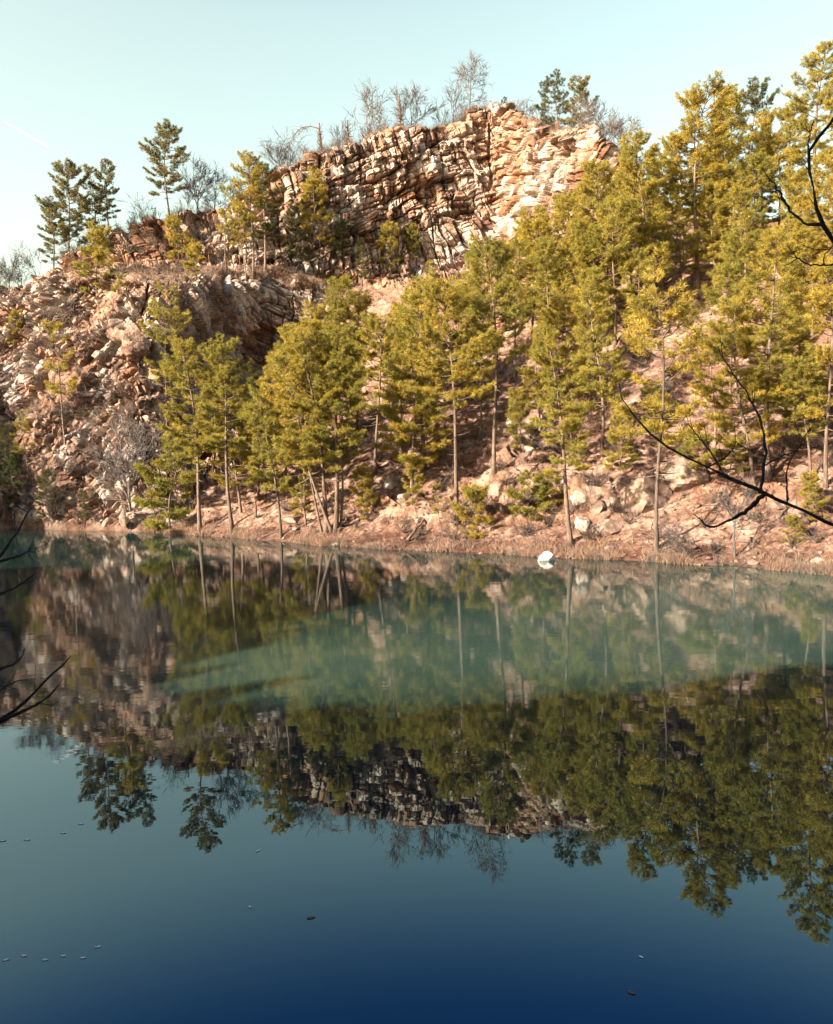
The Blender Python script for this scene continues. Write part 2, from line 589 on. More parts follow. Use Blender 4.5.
# four structural domains, each with its own dip of the beds
qw = qcol + warp[:, 0] * 14 + warp[:, 1] * 10
dom = np.where(keyt > 6.0, np.where(qw < 505, 2, 3), np.where(qw < 152, 0, 1))
dom = np.where((keyt > 6.0) & (qw < 118), 0, dom)
dom = np.where(((keyt < 6.0) & (qw > 338)) | (qw > 615), 4, dom)
res = None
DOMS = ((R(40), 2.8, 2.2, 1.25, 1.0, .95, .75, 1), (R(6), 3.2, 2.3, 1.3, .95, 1.2, .8, 1), (R(17), 2.7, 2.5, 1.15, 1.2, 1.15, .85, 0),
        (R(62), 3.8, 2.4, 1.5, 1.0, 1.5, .9, 0), (R(10), 3.6, 3.0, 1.5, 1.1, 1.1, .8, 1))
for di, (dip, hu1, hv1, hu2, hv2, am1, am2, use_t) in enumerate(DOMS):
    vert = TT if use_t else Zc
    u = S * math.cos(dip) + vert * math.sin(dip) + warp[:, 0] * 1.1
    v = -S * math.sin(dip) + vert * math.cos(dip) + warp[:, 1] * 0.9
    o1, t1, e1 = cells(u, v, hu1, hv1, 101 + di)
    o2, t2, e2 = cells(u + 2.3 + warp[:, 2] * .4, v + 1.1 + warp[:, 2] * .3, hu2, hv2, 202 + di)
    o3, t3, e3 = cells(u + 5, v + .4, 0.8, 0.55, 303 + di)
    cur = np.stack([(o1 - .5) * am1, t1, e1, (o2 - .5) * am2, t2, e2, o3, t3, e3])
    res = cur if res is None else np.where(dom == di, cur, res)
o1, t1, e1, o2, t2, e2, o3, t3, e3 = res
crev = -0.95 * (1 - sstep(0.02, 0.20, e1)) - 0.55 * (1 - sstep(0.02, 0.15, e2)) - 0.14 * (1 - sstep(0.0, 0.09, e3))
ck = sstep(-0.30, 0.22, fbm(p0, 3.8, 3, 171))
crev = crev * (0.30 + 0.75 * ck)
# long joints cutting through many beds, and recessed broken bays
jn = np.abs(fbm(np.stack([S + Zc * .25, Zc * .22, S * 0], -1), 7.0, 3, 131))
crev = crev - 1.0 * (1 - sstep(0.0, 0.035, jn)) * (keyt > 5.8)
crev = crev - 1.0 * sstep(0.12, 0.2, fbm(p0, 6.0, 2, 141))
big = fbm(p0, 16.0, 3, 71) * 2.6
disp_rock = big * 0.7 + o1 + o2 + (o3 - 0.5) * 0.34 + crev
ter = fbm(p0 * np.array([1, 1, 1.6]), 4.5, 3, 151) * 7
tq = np.floor(ter) + sstep(0.35, 0.65, ter - np.floor(ter))
gen = tq * 0.42 + np.abs(fbm(p0, 1.3, 4, 152)) * 0.7 + big * .2
disp_rock = np.where(dom == 4, gen, disp_rock)
disp_rock = disp_rock * (1 - 0.55 * sstep(575, 600, qcol))
disp_soil = fbm(p0, 4.0, 5, 81) * 0.75 + np.abs(fbm(p0, 1.6, 4, 83)) * 0.45
above = sstep(1.0, 2.2, keyt)
far_fade = 1 - sstep(9.3, 10.2, keyt)
in_frame = sstep(-330, -60, qcol) * (1 - sstep(930, 1060, qcol)) * 0.85 + 0.15
pock = sstep(0.10, 0.24, fbm(p0, 7.0, 4, 161)) * (keyt < 6.2) * (qcol < 190)
r2 = sstep(0.25, 0.62, rock) * (1 - 0.85 * pock)
crest = sstep(6.5, 8.2, keyt) * (1 - sstep(9.3, 10.2, keyt)) * (1 - sstep(-120, -60, qcol) + sstep(960, 1060, qcol))
disp = ((disp_rock * r2 + disp_soil * (1 - r2)) * above * far_fade + fbm(p0, 3.5, 4, 91) * 0.40 * (1 - above)) * in_frame
# the ground under the viewer stays as lofted
hz = flat * np.array([1, 1, 0.3])
hz /= np.linalg.norm(hz, axis=1)[:, None] + 1e-9
wgt = (r2 * (dom != 4))[:, None]
dirn = flat * (1 - wgt) + hz * wgt
pv = p0 + dirn * disp[:, None]
pc = p0 * np.array([1, 1, 0.0])
pv[:, 2] += crest * (fbm(pc, 11.0, 3, 55) * 4.0 + fbm(pc, 3.2, 3, 57) * 4.5 + fbm(pc, 0.9, 2, 58) * 2.5 - 1.0)  # ragged unseen crest, added to break up its shadow edge on the water
tintv = np.clip(0.45 * t2 + 0.30 * t1 + 0.25 * t3 + 0.22 * fbm(p0, 7.0, 3, 99), 0, 1)
tintv = np.clip((tintv - 0.5) * 2.0 + 0.56, 0, 1)
tintv = np.where(dom == 4, tintv * 0.55, tintv)
tintv = np.where(dom == 1, np.clip(tintv * 0.8 + 0.26, 0, 1), tintv)
idx = np.arange(nt_ * nq_).reshape(nt_, nq_)
quads = np.stack([idx[:-1, :-1], idx[:-1, 1:], idx[1:, 1:], idx[1:, :-1]], -1).reshape(-1, 4)
rq = r2[quads].mean(1)
qk = keyt[quads].mean(1)
qq = qcol[quads].mean(1)
upper = (qk > 6.4)
is_rock = (rq > 0.5) & (qq > -60) & (qq < 625)


def sub_terrain(name, sel, label, cat):
    f = quads[sel]
    used = np.unique(f)
    remap = np.full(nt_ * nq_, -1, dtype=np.int64)
    remap[used] = np.arange(len(used))
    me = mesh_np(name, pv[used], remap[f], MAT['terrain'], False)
    for an, arr in (('tint', tintv), ('rock', r2)):
        a = me.attributes.new(an, 'FLOAT', 'POINT')
        a.data.foreach_set('value', arr[used].astype(np.float32))
    o = link(name, me)
    tag(o, label, cat, None, 'structure')
    return o


lower_sel = is_rock & ~upper & (qk > 1.02) & (qq < 345)
upper_sel = is_rock & upper
GROUNDS = [
    sub_terrain('hillside', ~(lower_sel | upper_sel), 'reddish brown slope strewn with pine litter rising from the lake', 'hillside'),
    sub_terrain('lower_cliff', lower_sel, 'broken lower quarry cliff of cream and rust blocks on the left', 'cliff'),
    sub_terrain('upper_cliff', upper_sel, 'tall upper cliff of tilted rock beds under the skyline', 'cliff'),
]

# ------------------------------------------------------------------ water
m, n, bs = new_mat('lake_water')
bs.inputs['IOR'].default_value = 2.1
bs.inputs['Specular IOR Level'].default_value = 0.5
bs.inputs['Specular Tint'].default_value = (0.45, 0.86, 1.0, 1)
geo = N(n, 'ShaderNodeNewGeometry')
sep = N(n, 'ShaderNodeSeparateXYZ')
n.links.new(geo.outputs['Position'], sep.inputs[0])
# breeze patch: a soft ruffled belt across the middle of the lake
mr = N(n, 'ShaderNodeMapRange', interpolation_type='SMOOTHSTEP')
mr.inputs['From Min'].default_value = 17
mr.inputs['From Max'].default_value = 34
mr.inputs['To Min'].default_value = 0.0
mr.inputs['To Max'].default_value = 1.0
nz = noise_tex(n, 0.06, 3)
ad = N(n, 'ShaderNodeMath', operation='MULTIPLY_ADD')
n.links.new(nz.outputs['Fac'], ad.inputs[0])
ad.inputs[1].default_value = 9.0
n.links.new(sep.outputs['Y'], ad.inputs[2])
n.links.new(ad.outputs[0], mr.inputs['Value'])
shade_mix = N(n, 'ShaderNodeMapRange', interpolation_type='SMOOTHSTEP')
shade_mix.inputs['From Min'].default_value = 12
shade_mix.inputs['From Max'].default_value = 26
n.links.new(sep.outputs['Y'], shade_mix.inputs['Value'])
# sunlit belt painted into the base colour, wider towards the right bank
def mth(op, a_, b_=None, c_=None):
    q = N(n, 'ShaderNodeMath', operation=op)
    for k_, v_ in enumerate((a_, b_, c_)):
        if v_ is None:
            continue
        if isinstance(v_, (int, float)):
            q.inputs[k_].default_value = v_
        else:
            n.links.new(v_, q.inputs[k_])
    return q.outputs[0]


def sst(val, lo, hi):
    q = N(n, 'ShaderNodeMapRange', interpolation_type='SMOOTHSTEP')
    q.inputs['From Min'].default_value = lo
    q.inputs['From Max'].default_value = hi
    n.links.new(val, q.inputs['Value'])
    return q.outputs[0]


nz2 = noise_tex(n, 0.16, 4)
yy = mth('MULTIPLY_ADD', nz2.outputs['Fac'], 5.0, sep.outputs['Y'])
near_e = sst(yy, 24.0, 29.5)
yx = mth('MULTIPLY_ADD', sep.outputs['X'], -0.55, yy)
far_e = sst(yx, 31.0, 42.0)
sun_belt = mth('MULTIPLY', near_e, mth('SUBTRACT', 1.0, far_e))
body = mixc(n, shade_mix.outputs[0], (0.001, 0.008, 0.016), (0.006, 0.020, 0.017))  # near shade and far sunlight put into the water colour by distance
n.links.new(mixc(n, sun_belt, body, (0.030, 0.056, 0.043)), bs.inputs['Base Color'])
rg = N(n, 'ShaderNodeMapRange')
rg.inputs['To Min'].default_value = 0.0
rg.inputs['To Max'].default_value = 0.045
n.links.new(mr.outputs[0], rg.inputs['Value'])
n.links.new(rg.outputs[0], bs.inputs['Roughness'])
wv = noise_tex(n, 1.6, 3)
mp = N(n, 'ShaderNodeMapping')
mp.inputs['Scale'].default_value = (0.35, 1.0, 1.0)
n.links.new(wv.inputs['Vector'].links[0].from_socket, mp.inputs[0])
n.links.new(mp.outputs[0], wv.inputs['Vector'])
bp = N(n, 'ShaderNodeBump')
bp.inputs['Distance'].default_value = 0.02
bst = N(n, 'ShaderNodeMapRange')
bst.inputs['To Min'].default_value = 0.02
bst.inputs['To Max'].default_value = 0.16
n.links.new(mr.outputs[0], bst.inputs['Value'])
n.links.new(bst.outputs[0], bp.inputs['Strength'])
n.links.new(wv.outputs['Fac'], bp.inputs['Height'])
n.links.new(bp.outputs[0], bs.inputs['Normal'])
MAT['water'] = m
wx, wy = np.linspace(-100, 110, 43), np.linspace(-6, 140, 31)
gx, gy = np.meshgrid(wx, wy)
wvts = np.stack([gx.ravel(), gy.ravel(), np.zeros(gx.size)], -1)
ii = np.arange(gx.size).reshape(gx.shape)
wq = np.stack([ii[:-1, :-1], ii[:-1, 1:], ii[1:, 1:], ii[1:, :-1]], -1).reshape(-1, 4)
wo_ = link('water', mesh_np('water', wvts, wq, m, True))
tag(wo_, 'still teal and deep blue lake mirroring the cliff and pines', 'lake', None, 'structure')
# bottom of the lake
lb, nb_, bb = new_mat('lake_mud')
bb.inputs['Base Color'].default_value = (0.06, 0.06, 0.04, 1)
bed = link('lake_bed', mesh_np('lake_bed', np.array([(-100, -6, -3.9), (110, -6, -3.9), (110, 120, -3.9), (-100, 120, -3.9)]), np.array([[0, 1, 2, 3]]), lb))
tag(bed, 'muddy bottom under the lake', 'lake bed', None, 'structure')

bpy.context.view_layer.update()


def cast(o, d, dist=1000.0):
    best = None
    for g in GROUNDS:
        ok, loc, nor, _ = g.ray_cast(o, d, distance=dist)
        if ok and (best is None or (loc - o).length < (best[0] - o).length):
            best = (loc.copy(), nor.copy())
    return best


def ground_px(px, py):
    h = cast(EYE, ray(px, py).normalized())
    return h


def ground_xy(x, y):
    h = cast(Vector((x, y, 120)), Vector((0, 0, -1)))
    return h


# ------------------------------------------------------------------ pines
def unit(v):
    return v / (np.linalg.norm(v) + 1e-9)


def needle_tufts(pos, dirs, rng, nb=18, ln=0.30, hw=0.02, spread=0.95):
    T = len(pos)
    pos = np.asarray(pos)
    dirs = np.asarray(dirs)
    rd = rng.normal(size=(T, nb, 3))
    rd /= np.linalg.norm(rd, axis=2)[:, :, None]
    d = dirs[:, None, :] * (0.75 + 0.3 * rng.random((T, nb, 1))) + rd * spread
    d /= np.linalg.norm(d, axis=2)[:, :, None] + 1e-9
    L = ln * (0.65 + 0.6 * rng.random((T, nb, 1)))
    base = pos[:, None, :] + rng.normal(size=(T, nb, 3)) * 0.05 - dirs[:, None, :] * rng.random((T, nb, 1)) * 0.16
    side = np.cross(d, rng.normal(size=(T, nb, 3)))
    side /= np.linalg.norm(side, axis=2)[:, :, None] + 1e-9
    v = np.stack([base - side * hw, base + side * hw, base + d * L], 2).reshape(-1, 3)
    return v, np.arange(len(v)).reshape(-1, 3)


def make_pine(seed, H, cb, maxlen, dens=1.0, low=0.6, topround=0.5, gap=0.0, sway=0.6, stubs=9, leaf='gold', r0=None, nb=32, ln=0.26, hw=0.0145):
    rng = np.random.default_rng(seed)
    r0 = r0 or H * 0.0105
    nz_ = 15
    zz = np.linspace(-0.5, H * 0.985, nz_)
    ph = rng.random(2) * 6.28
    sx = sway * np.sin(zz / H * 4.2 + ph[0]) * (np.clip(zz, 0, None) / H)
    sy = sway * np.sin(zz / H * 3.1 + ph[1]) * (np.clip(zz, 0, None) / H)
    path = np.stack([sx, sy, zz], -1)
    tr = MB()
    rad = r0 * (1 - 0.86 * np.clip(zz, 0, None) / H)
    rad[0] *= 1.9
    rad[1] *= 1.15
    tr.tube(path, rad, 8)
    br = MB()
    tp, td = [], []

    def at(z):
        return np.array([np.interp(z, zz, sx), np.interp(z, zz, sy), z])
    for _ in range(stubs):
        z = rng.uniform(0.25, max(cb, .3)) * H
        a = rng.random() * 6.28
        L = rng.uniform(0.4, 1.4)
        p = at(z)
        e = p + np.array([math.cos(a), math.sin(a), rng.uniform(-.3, .3)]) * L
        tr.tube([p, (p + e) / 2 + [0, 0, -.05], e], [0.035, 0.025, 0.008], 4, False)
    z = cb * H
    az = rng.random() * 6.28
    while z < H * 0.975:
        t = (z - cb * H) / (H * (1 - cb))
        prof = (low + (1 - low) * min(t / 0.28, 1)) * (1 - t ** 1.5 * 0.92) ** topround
        if gap and rng.random() < gap:
            z += 0.55
            continue
        for _ in range(rng.integers(2, 5)):
            az += 2.4 + rng.normal() * 0.35
            L = maxlen * prof * rng.choice([0.45, 0.8, 1.0, 1.2], p=[.2, .3, .3, .2]) * rng.uniform(.85, 1.15) + 0.25
            el = R(-8 + 52 * t + rng.normal() * 9)
            ns_ = 5
            sgs = np.linspace(0, 1, ns_)
            p = at(z)
            hd = np.array([math.cos(az), math.sin(az), 0])
            curve = np.array([p + hd * L * s * math.cos(el) + np.array([0, 0, 1]) * (L * s * math.sin(el) + 0.22 * L * s * s - 0.05 * L * math.sin(s * 3)) for s in sgs])
            curve[1:] += rng.normal(size=(ns_ - 1, 3)) * 0.05 * L * 0.4
            br.tube(curve, np.linspace(0.018 + 0.011 * L, 0.008, ns_), 4, False)
            nbl = max(3, int(L * 5.2 * dens))
            for b in range(nbl):
                s = 0.42 + 0.58 * (b + rng.random()) / nbl
                c = np.array([np.interp(s, sgs, curve[:, i]) for i in range(3)])
                tang = unit(curve[-1] - curve[-2])
                sd_ = (1 if b % 2 else -1) * R(rng.uniform(25, 75))
                dd = np.array([math.cos(az + sd_), math.sin(az + sd_), rng.uniform(-0.05, 0.65)])
                dd = unit(dd)
                bl = (0.22 + 0.34 * L * (1.15 - s)) * rng.uniform(0.6, 1.2)
                e = c + dd * bl
                br.tube([c, e], [0.012, 0.006], 3, False)
                up_d = unit(dd + np.array([0, 0, 0.55]))
                tp.append(e)
                td.append(up_d)
                if bl > 0.42:
                    tp.append(c + dd * bl * 0.55 + rng.normal(size=3) * 0.05)
                    td.append(up_d)
            tp.append(curve[-1])
            td.append(unit(tang + np.array([0, 0, .5])))
        z += rng.uniform(0.30, 0.66) * (1.15 - 0.35 * t)
    for _ in range(6):
        tp.append(at(H * 0.97) + rng.normal(size=3) * 0.15)
        td.append(np.array([0, 0, 1.0]))
    v, f = needle_tufts(tp, td, rng, nb, ln, hw)
    return (tr.mesh('trunk', MAT['bark']), br.mesh('branches', MAT['bark']), mesh_np('crown', v, f, MAT[leaf])), H


PROTO = {
    'tall': [make_pine(sd_, 18, cb_, ml_, 1.5, gap=g_, topround=tr_) for sd_, cb_, ml_, g_, tr_ in
             ((1, .38, 2.7, .04, .6), (2, .46, 2.5, .10, .5), (3, .32, 2.8, .08, .75), (31, .42, 2.4, .02, .55), (33, .5, 2.9, .12, .4), (34, .35, 2.3, .06, .8))],
    'mid': [make_pine(sd_, 12, cb_, ml_, 1.6, gap=g_, low=lo_, topround=tr_) for sd_, cb_, ml_, g_, lo_, tr_ in
            ((4, .24, 2.1, .04, .75, .6), (5, .34, 2.0, .08, .6, .5), (6, .20, 2.2, .06, .8, .8), (32, .30, 2.3, .10, .7, .55), (35, .40, 2.1, .05, .6, .45), (36, .26, 1.8, .04, .7, .75))],
    'thin': [make_pine(7, 14, .45, 1.7, 1.3, gap=.22, r0=.11), make_pine(8, 13, .35, 1.9, 1.3, gap=.18, r0=.10)],
    'sky': [make_pine(9, 14, .30, 2.7, 1.6, gap=.12, leaf='olive'), make_pine(10, 13, .36, 2.9, 1.6, gap=.10, leaf='olive', topround=.5), make_pine(21, 14, .28, 2.6, 1.5, gap=.16, leaf='olive', topround=.9)],
    'far': [make_pine(15, 16, .30, 2.7, 1.5, gap=.12, leaf='green'), make_pine(16, 13, .2, 2.4, 1.5, gap=.12, leaf='green')],
    'bushy': [make_pine(11, 6, .06, 1.5, 2.0, low=.8, stubs=0), make_pine(12, 6.5, .10, 1.35, 2.0, low=.7, stubs=0)],
    'sapling': [make_pine(13, 3.2, .05, 1.1, 2.6, low=.9, stubs=0, ln=.24), make_pine(14, 2.8, .04, 1.2, 2.6, low=1.0, stubs=0, ln=.24)],
}
USED = {}


def orient(base, top, roll):
    d = (top - base)
    q = Vector((0, 0, 1)).rotation_difference(d.normalized())
    return q @ Quaternion((0, 0, 1), roll)


def plant(name, proto, base, top, label, cat, group, fat=1.0, parts=('trunk', 'branches', 'crown')):
    meshes, H = proto
    h = (top - base).length
    s = h / H
    e = bpy.data.objects.new(name, None)
    COL.objects.link(e)
    e.empty_display_size = 0.3
    e.location = base
    e.rotation_mode = 'QUATERNION'
    e.rotation_quaternion = orient(base, top, random.random() * 6.28)
    k = s * fat
    e.scale = (k, k, s)
    tag(e, label, cat, group)
    for pn, me in zip(parts, meshes):
        if me is not None:
            link(pn, me, e)
    return e


ORD = "first second third fourth fifth sixth seventh eighth ninth tenth eleventh twelfth thirteenth fourteenth fifteenth sixteenth seventeenth eighteenth nineteenth twentieth".split()
ORD += ["twenty-" + o for o in ORD[:9]] + ["thirtieth"] + ["thirty-" + o for o in ORD[:9]]

# (px base, py base, py top, kind, lean px, look)
T_SHORE = [
    (154, 533, 470, 'thin', -2, None), (170, 531, 428, 'bushy', 2, None), (200, 530, 335, 'tall', -14, None),
    (232, 528, 335, 'tall', -16, None), (241, 513, 380, 'mid', -10, None), (281, 537, 385, 'mid', -14, None),
    (322, 532, 345, 'thin', -44, None), (327, 531, 322, 'tall', -20, None), (332, 531, 352, 'thin', -58, None), (336, 530, 318, 'tall', 2, None), (340, 529, 350, 'thin', 10, None),
    (443, 537, 478, 'thin', -8, None), (457, 523, 283, 'tall', -12, None), (478, 535, 484, 'sapling', 0, None),
    (571, 543, 318, 'tall', -26, None), (657, 552, 262, 'thin', -8, None),
]
T_MID = [
    (258, 500, 392, 'mid', -2, None), (300, 470, 330, 'mid', -8, None), (343, 447, 272, 'tall', -6, None), (356, 440, 288, 'tall', 6, None), (375, 470, 312, 'mid', 2, None), (365, 520, 462, 'bushy', 2, None),
    (402, 455, 282, 'tall', 2, None), (424, 470, 272, 'tall', -2, None), (436, 440, 290, 'mid', -4, None), (494, 472, 243, 'tall', -4, None), (527, 516, 470, 'sapling', 2, None),
     (285, 490, 345, 'mid', 0, None), (318, 460, 305, 'mid', 0, None), (412, 490, 330, 'mid', -3, None), (470, 400, 268, 'mid', 0, None), (305, 505, 372, 'mid', -6, None), (810, 480, 350, 'mid', 0, None),  (602, 452, 268, 'mid', -2, None), 
    (755, 486, 292, 'mid', -26, None), (768, 478, 222, 'tall', -3, None), (826, 486, 258, 'mid', 2, None), (795, 440, 300, 'mid', 0, None),
    (556, 420, 285, 'mid', 4, None), (392, 425, 300, 'mid', 0, None), (462, 405, 275, 'mid', 0, None), (480, 440, 325, 'mid', 3, None), (345, 455, 330, 'mid', 4, None), (272, 475, 352, 'mid', -3, None), (588, 420, 300, 'mid', -2, None), (540, 430, 318, 'mid', 0, None), (715, 445, 322, 'mid', 0, None), (785, 425, 285, 'mid', 0, None), (428, 415, 300, 'mid', 0, None), (730, 395, 262, 'mid', 2, None), (575, 470, 400, 'bushy', 0, None), (690, 480, 432, 'sapling', 0, None), (302, 515, 468, 'bushy', 0, None), (412, 505, 455, 'bushy', 0, None), (620, 470, 405, 'bushy', 0, None), (814, 520, 468, 'bushy', 0, None), (730, 470, 410, 'bushy', 0, None), (552, 505, 468, 'sapling', 0, None), (795, 540, 512, 'sapling', 0, None), (425, 460, 395, 'bushy', 0, None), (520, 450, 385, 'bushy', 0, None), (655, 430, 375, 'bushy', 0, None),
]
T_UP = [
    (515, 375, 235, 'tall', 0, None), (532, 350, 215, 'mid', 0, None), (548, 375, 232, 'tall', 2, None), (560, 330, 190, 'tall', 0, None), (585, 355, 212, 'tall', -3, None), (578, 310, 178, 'mid', 0, None),
    (600, 300, 160, 'tall', -2, None), (615, 345, 195, 'mid', 2, None), (625, 265, 148, 'tall', 2, None), (643, 318, 126, 'tall', 0, None), (662, 292, 150, 'tall', 0, None), 
    (697, 290, 86, 'tall', 4, None), (715, 300, 175, 'mid', 0, None), (745, 310, 182, 'mid', -2, None), (780, 330, 205, 'mid', 2, None), (812, 335, 220, 'mid', 0, None),
    (842, 330, 160, 'tall', 0, None), (482, 345, 250, 'mid', 0, None), (526, 300, 205, 'mid', 0, None), (545, 330, 208, 'tall', -2, None), (568, 350, 222, 'mid', 0, None), (598, 350, 232, 'mid', 0, None), (570, 265, 185, 'mid', 0, None), (612, 275, 172, 'mid', 0, None), (655, 320, 205, 'mid', 0, None), (680, 300, 182, 'mid', 0, None), (722, 275, 135, 'mid', 0, None), (738, 335, 222, 'mid', 0, None), (805, 300, 190, 'mid', 0, None), (640, 350, 245, 'mid', 2, None), (540, 300, 200, 'mid', 0, None), (522, 330, 225, 'mid', 2, None), (592, 385, 262, 'tall', -2, None), (608, 330, 215, 'mid', 0, None), (650, 260, 160, 'mid', 0, None), (632, 300, 172, 'mid', 0, None), (590, 270, 168, 'mid', 0, None), (728, 300, 160, 'mid', 0, None), (705, 262, 118, 'mid', 0, None), (825, 300, 150, 'tall', 0, None), (797, 290, 168, 'mid', 0, None), (550, 350, 262, 'mid', 0, None), (682, 265, 125, 'tall', 0, None), (505, 330, 238, 'mid', 0, None), (760, 275, 150, 'mid', 0, None),
]
T_SKYR = [
    (731, 245, 77, 'tall', 3, None), (763, 250, 106, 'tall', 2, None), (793, 248, 102, 'tall', -2, None), (817, 258, 38, 'tall', 4, None), (712, 250, 120, 'mid', 0, None), (846, 260, 70, 'tall', 0, None), (779, 246, 128, 'mid', 0, None),
]


def row(trees, zone, group, cat='pine'):
    order = sorted(range(len(trees)), key=lambda i: trees[i][0])
    rank = {i: k for k, i in enumerate(order)}
    for i, (px, pb, pt, kind, lean, look) in enumerate(trees):
        h = ground_px(px, pb)
        if h is None:
            print('NO GROUND', px, pb)
            continue
        base = h[0]
        top = P(px + lean, pt + 7, base.y)
        hh = top.z - base.z
        size = 'tall' if hh > 15 else 'medium' if hh > 8 else 'small'
        shape = {'tall': 'with bare lower trunk', 'mid': 'with low full crown', 'thin': 'and slim',
                 'bushy': 'and bushy', 'sapling': 'and round'}[kind]
        if lean < -9:
            shape += ' leaning left'
        label = look or f"{ORD[rank[i]]} from left of the {zone}, {size} {shape}"
        lst = PROTO[kind]
        k = USED.get(kind, 0)
        USED[kind] = k + 1
        b = base - Vector((0, 0, 0.12))
        plant('pine_tree' if kind not in ('sapling',) else 'pine_sapling', lst[k % len(lst)], b, top, label, cat, group, random.uniform(.98, 1.2))


row(T_SHORE, 'waterline pines', 'pines along the far waterline')
row([t for t in T_MID if t[0] < 480], 'left mid slope pines', 'pines halfway up the slope')
row([t for t in T_MID if t[0] >= 480], 'right mid slope pines', 'pines halfway up the slope')
row([t for t in T_UP if t[0] < 602], 'pines below the upper cliff', 'pines high on the right slope')
row([t for t in T_UP if t[0] >= 602], 'pines below the right skyline', 'pines high on the right slope')
row(T_SKYR, 'right skyline pines', 'pines against the sky on the right')

# hand-described pines of the cliff tops: px, base y, top y, kind, lean, depth or None, label
T_HAND = [
    (52, 262, 203, 'sky', 0, 109, 'small lopsided pine on the left rim, left of the tall rim trio'),
    (68, 252, 168, 'sky', -2, 110, 'leftmost tall pine of the trio on the left skyline'),
    (93, 240, 165, 'sky', -2, 113, 'middle pine of the trio on the left skyline with crowded crown'),
    (109, 232, 162, 'sky', -4, 112, 'rightmost pine of the trio on the left skyline, trunk leaning left'),
    (170, 222, 127, 'sky', -6, 117, 'tall lone layered pine standing clear against the sky on the left rim'),
    (155, 226, 208, 'sky', 0, 116, 'little pine at the foot of the tall lone rim pine'),
    (97, 297, 231, 'bushy', 1, None, 'broad bushy pine on the lower cliff edge below the skyline trio'),
    (120, 291, 276, 'sapling', 0, None, 'tiny golden pine sapling right of the bushy cliff edge pine'),
    (178, 262, 219, 'bushy', 0, None, 'narrow young pine on the ledge below the tall lone pine'),
    (192, 281, 244, 'bushy', 0, None, 'wide young pine at the ledge front, left of the ledge grove'),
    (226, 272, 188, 'thin', -4, None, 'leftmost pine of the ledge grove with thin bare trunk'),
    (246, 277, 196, 'thin', -8, None, 'leaning thin pine at the front of the ledge grove'),
    (253, 275, 156, 'tall', -1, None, 'tallest golden pine of the ledge grove'),
    (265, 270, 162, 'far', 0, None, 'dark pine on the right side of the ledge grove'),
    (240, 266, 205, 'thin', 0, None, 'slim pine at the back of the ledge grove'),
    (321, 276, 175, 'mid', -3, None, 'full pine standing before the left end of the upper cliff'),
    (298, 272, 205, 'far', 0, None, 'dark green pine in shade between ledge grove and upper cliff'),
    (340, 276, 220, 'far', 0, None, 'low dark pine at the foot of the upper cliff'),
    (388, 270, 226, 'bushy', 0, None, 'young pine against the middle of the upper cliff base'),
    (413, 260, 227, 'bushy', 2, None, 'small golden pine on the rocks right of the cliff base young pine'),
    (362, 284, 240, 'far', 0, None, 'shaded pine in the gully under the upper cliff'),
    (430, 285, 262, 'bushy', 0, None, 'little pine in the gully at the cliff foot'),
    (167, 440, 290, 'thin', 2, None, 'upper slim pine in front of the lower cliff nose'),
    (213, 470, 370, 'mid', 0, None, 'half hidden pine behind the left waterline pines'),
    (250, 440, 368, 'far', 0, None, 'dark shaded pine in the gully right of the left pines'),
    (67, 455, 326, 'thin', -18, None, 'slender leaning pine on the sunlit lower cliff face'),
    (28, 478, 412, 'thin', -4, None, 'olive pine low on the far left cliff'),
    (6, 485, 425, 'far', 2, None, 'dark pine at the left picture edge above the water'),
    (14, 525, 455, 'far', 0, None, 'shaded bushy pine at the far left waterline'),
    (48, 526, 470, 'far', 0, None, 'small shaded pine at the left waterline before the cliff'),
    (84, 528, 490, 'far', 0, None, 'low dark pine by the water under the lower cliff'),
    (14, 345, 312, 'bushy', 0, None, 'small pine clinging to the cliff at the left picture edge'),
    (556, 124, 76, 'far', 1, 124, 'dark irregular pine on the summit, left of the bare summit oak pair'),
    (577, 130, 81, 'sky', 0, 118, 'olive pine on the summit right of the dark irregular pine'),
    (745, 235, 84, 'far', 4, 92, 'dark green pine behind the tallest pine of the right skyline'),
    (500, 118, 98, 'far', 6, 131, 'little dark evergreen peeking over the summit rim'),
]
for i, (px, pb, pt, kind, lean, D, label) in enumerate(T_HAND):
    if D is None:
        h = ground_px(px, pb)
        base = h[0]
    else:
        p = P(px, pb, D)
        h = ground_xy(p.x, p.y)
        base = h[0]
    top = P(px + lean, pt, base.y)
    lst = PROTO[kind]
    k = USED.get(kind, 0)
    USED[kind] = k + 1
    plant('pine_tree' if kind != 'sapling' else 'pine_sapling', lst[k % len(lst)], base - Vector((0, 0, .1)), top, label, 'pine', 'pines on the cliffs and ledges', random.uniform(.95, 1.15))


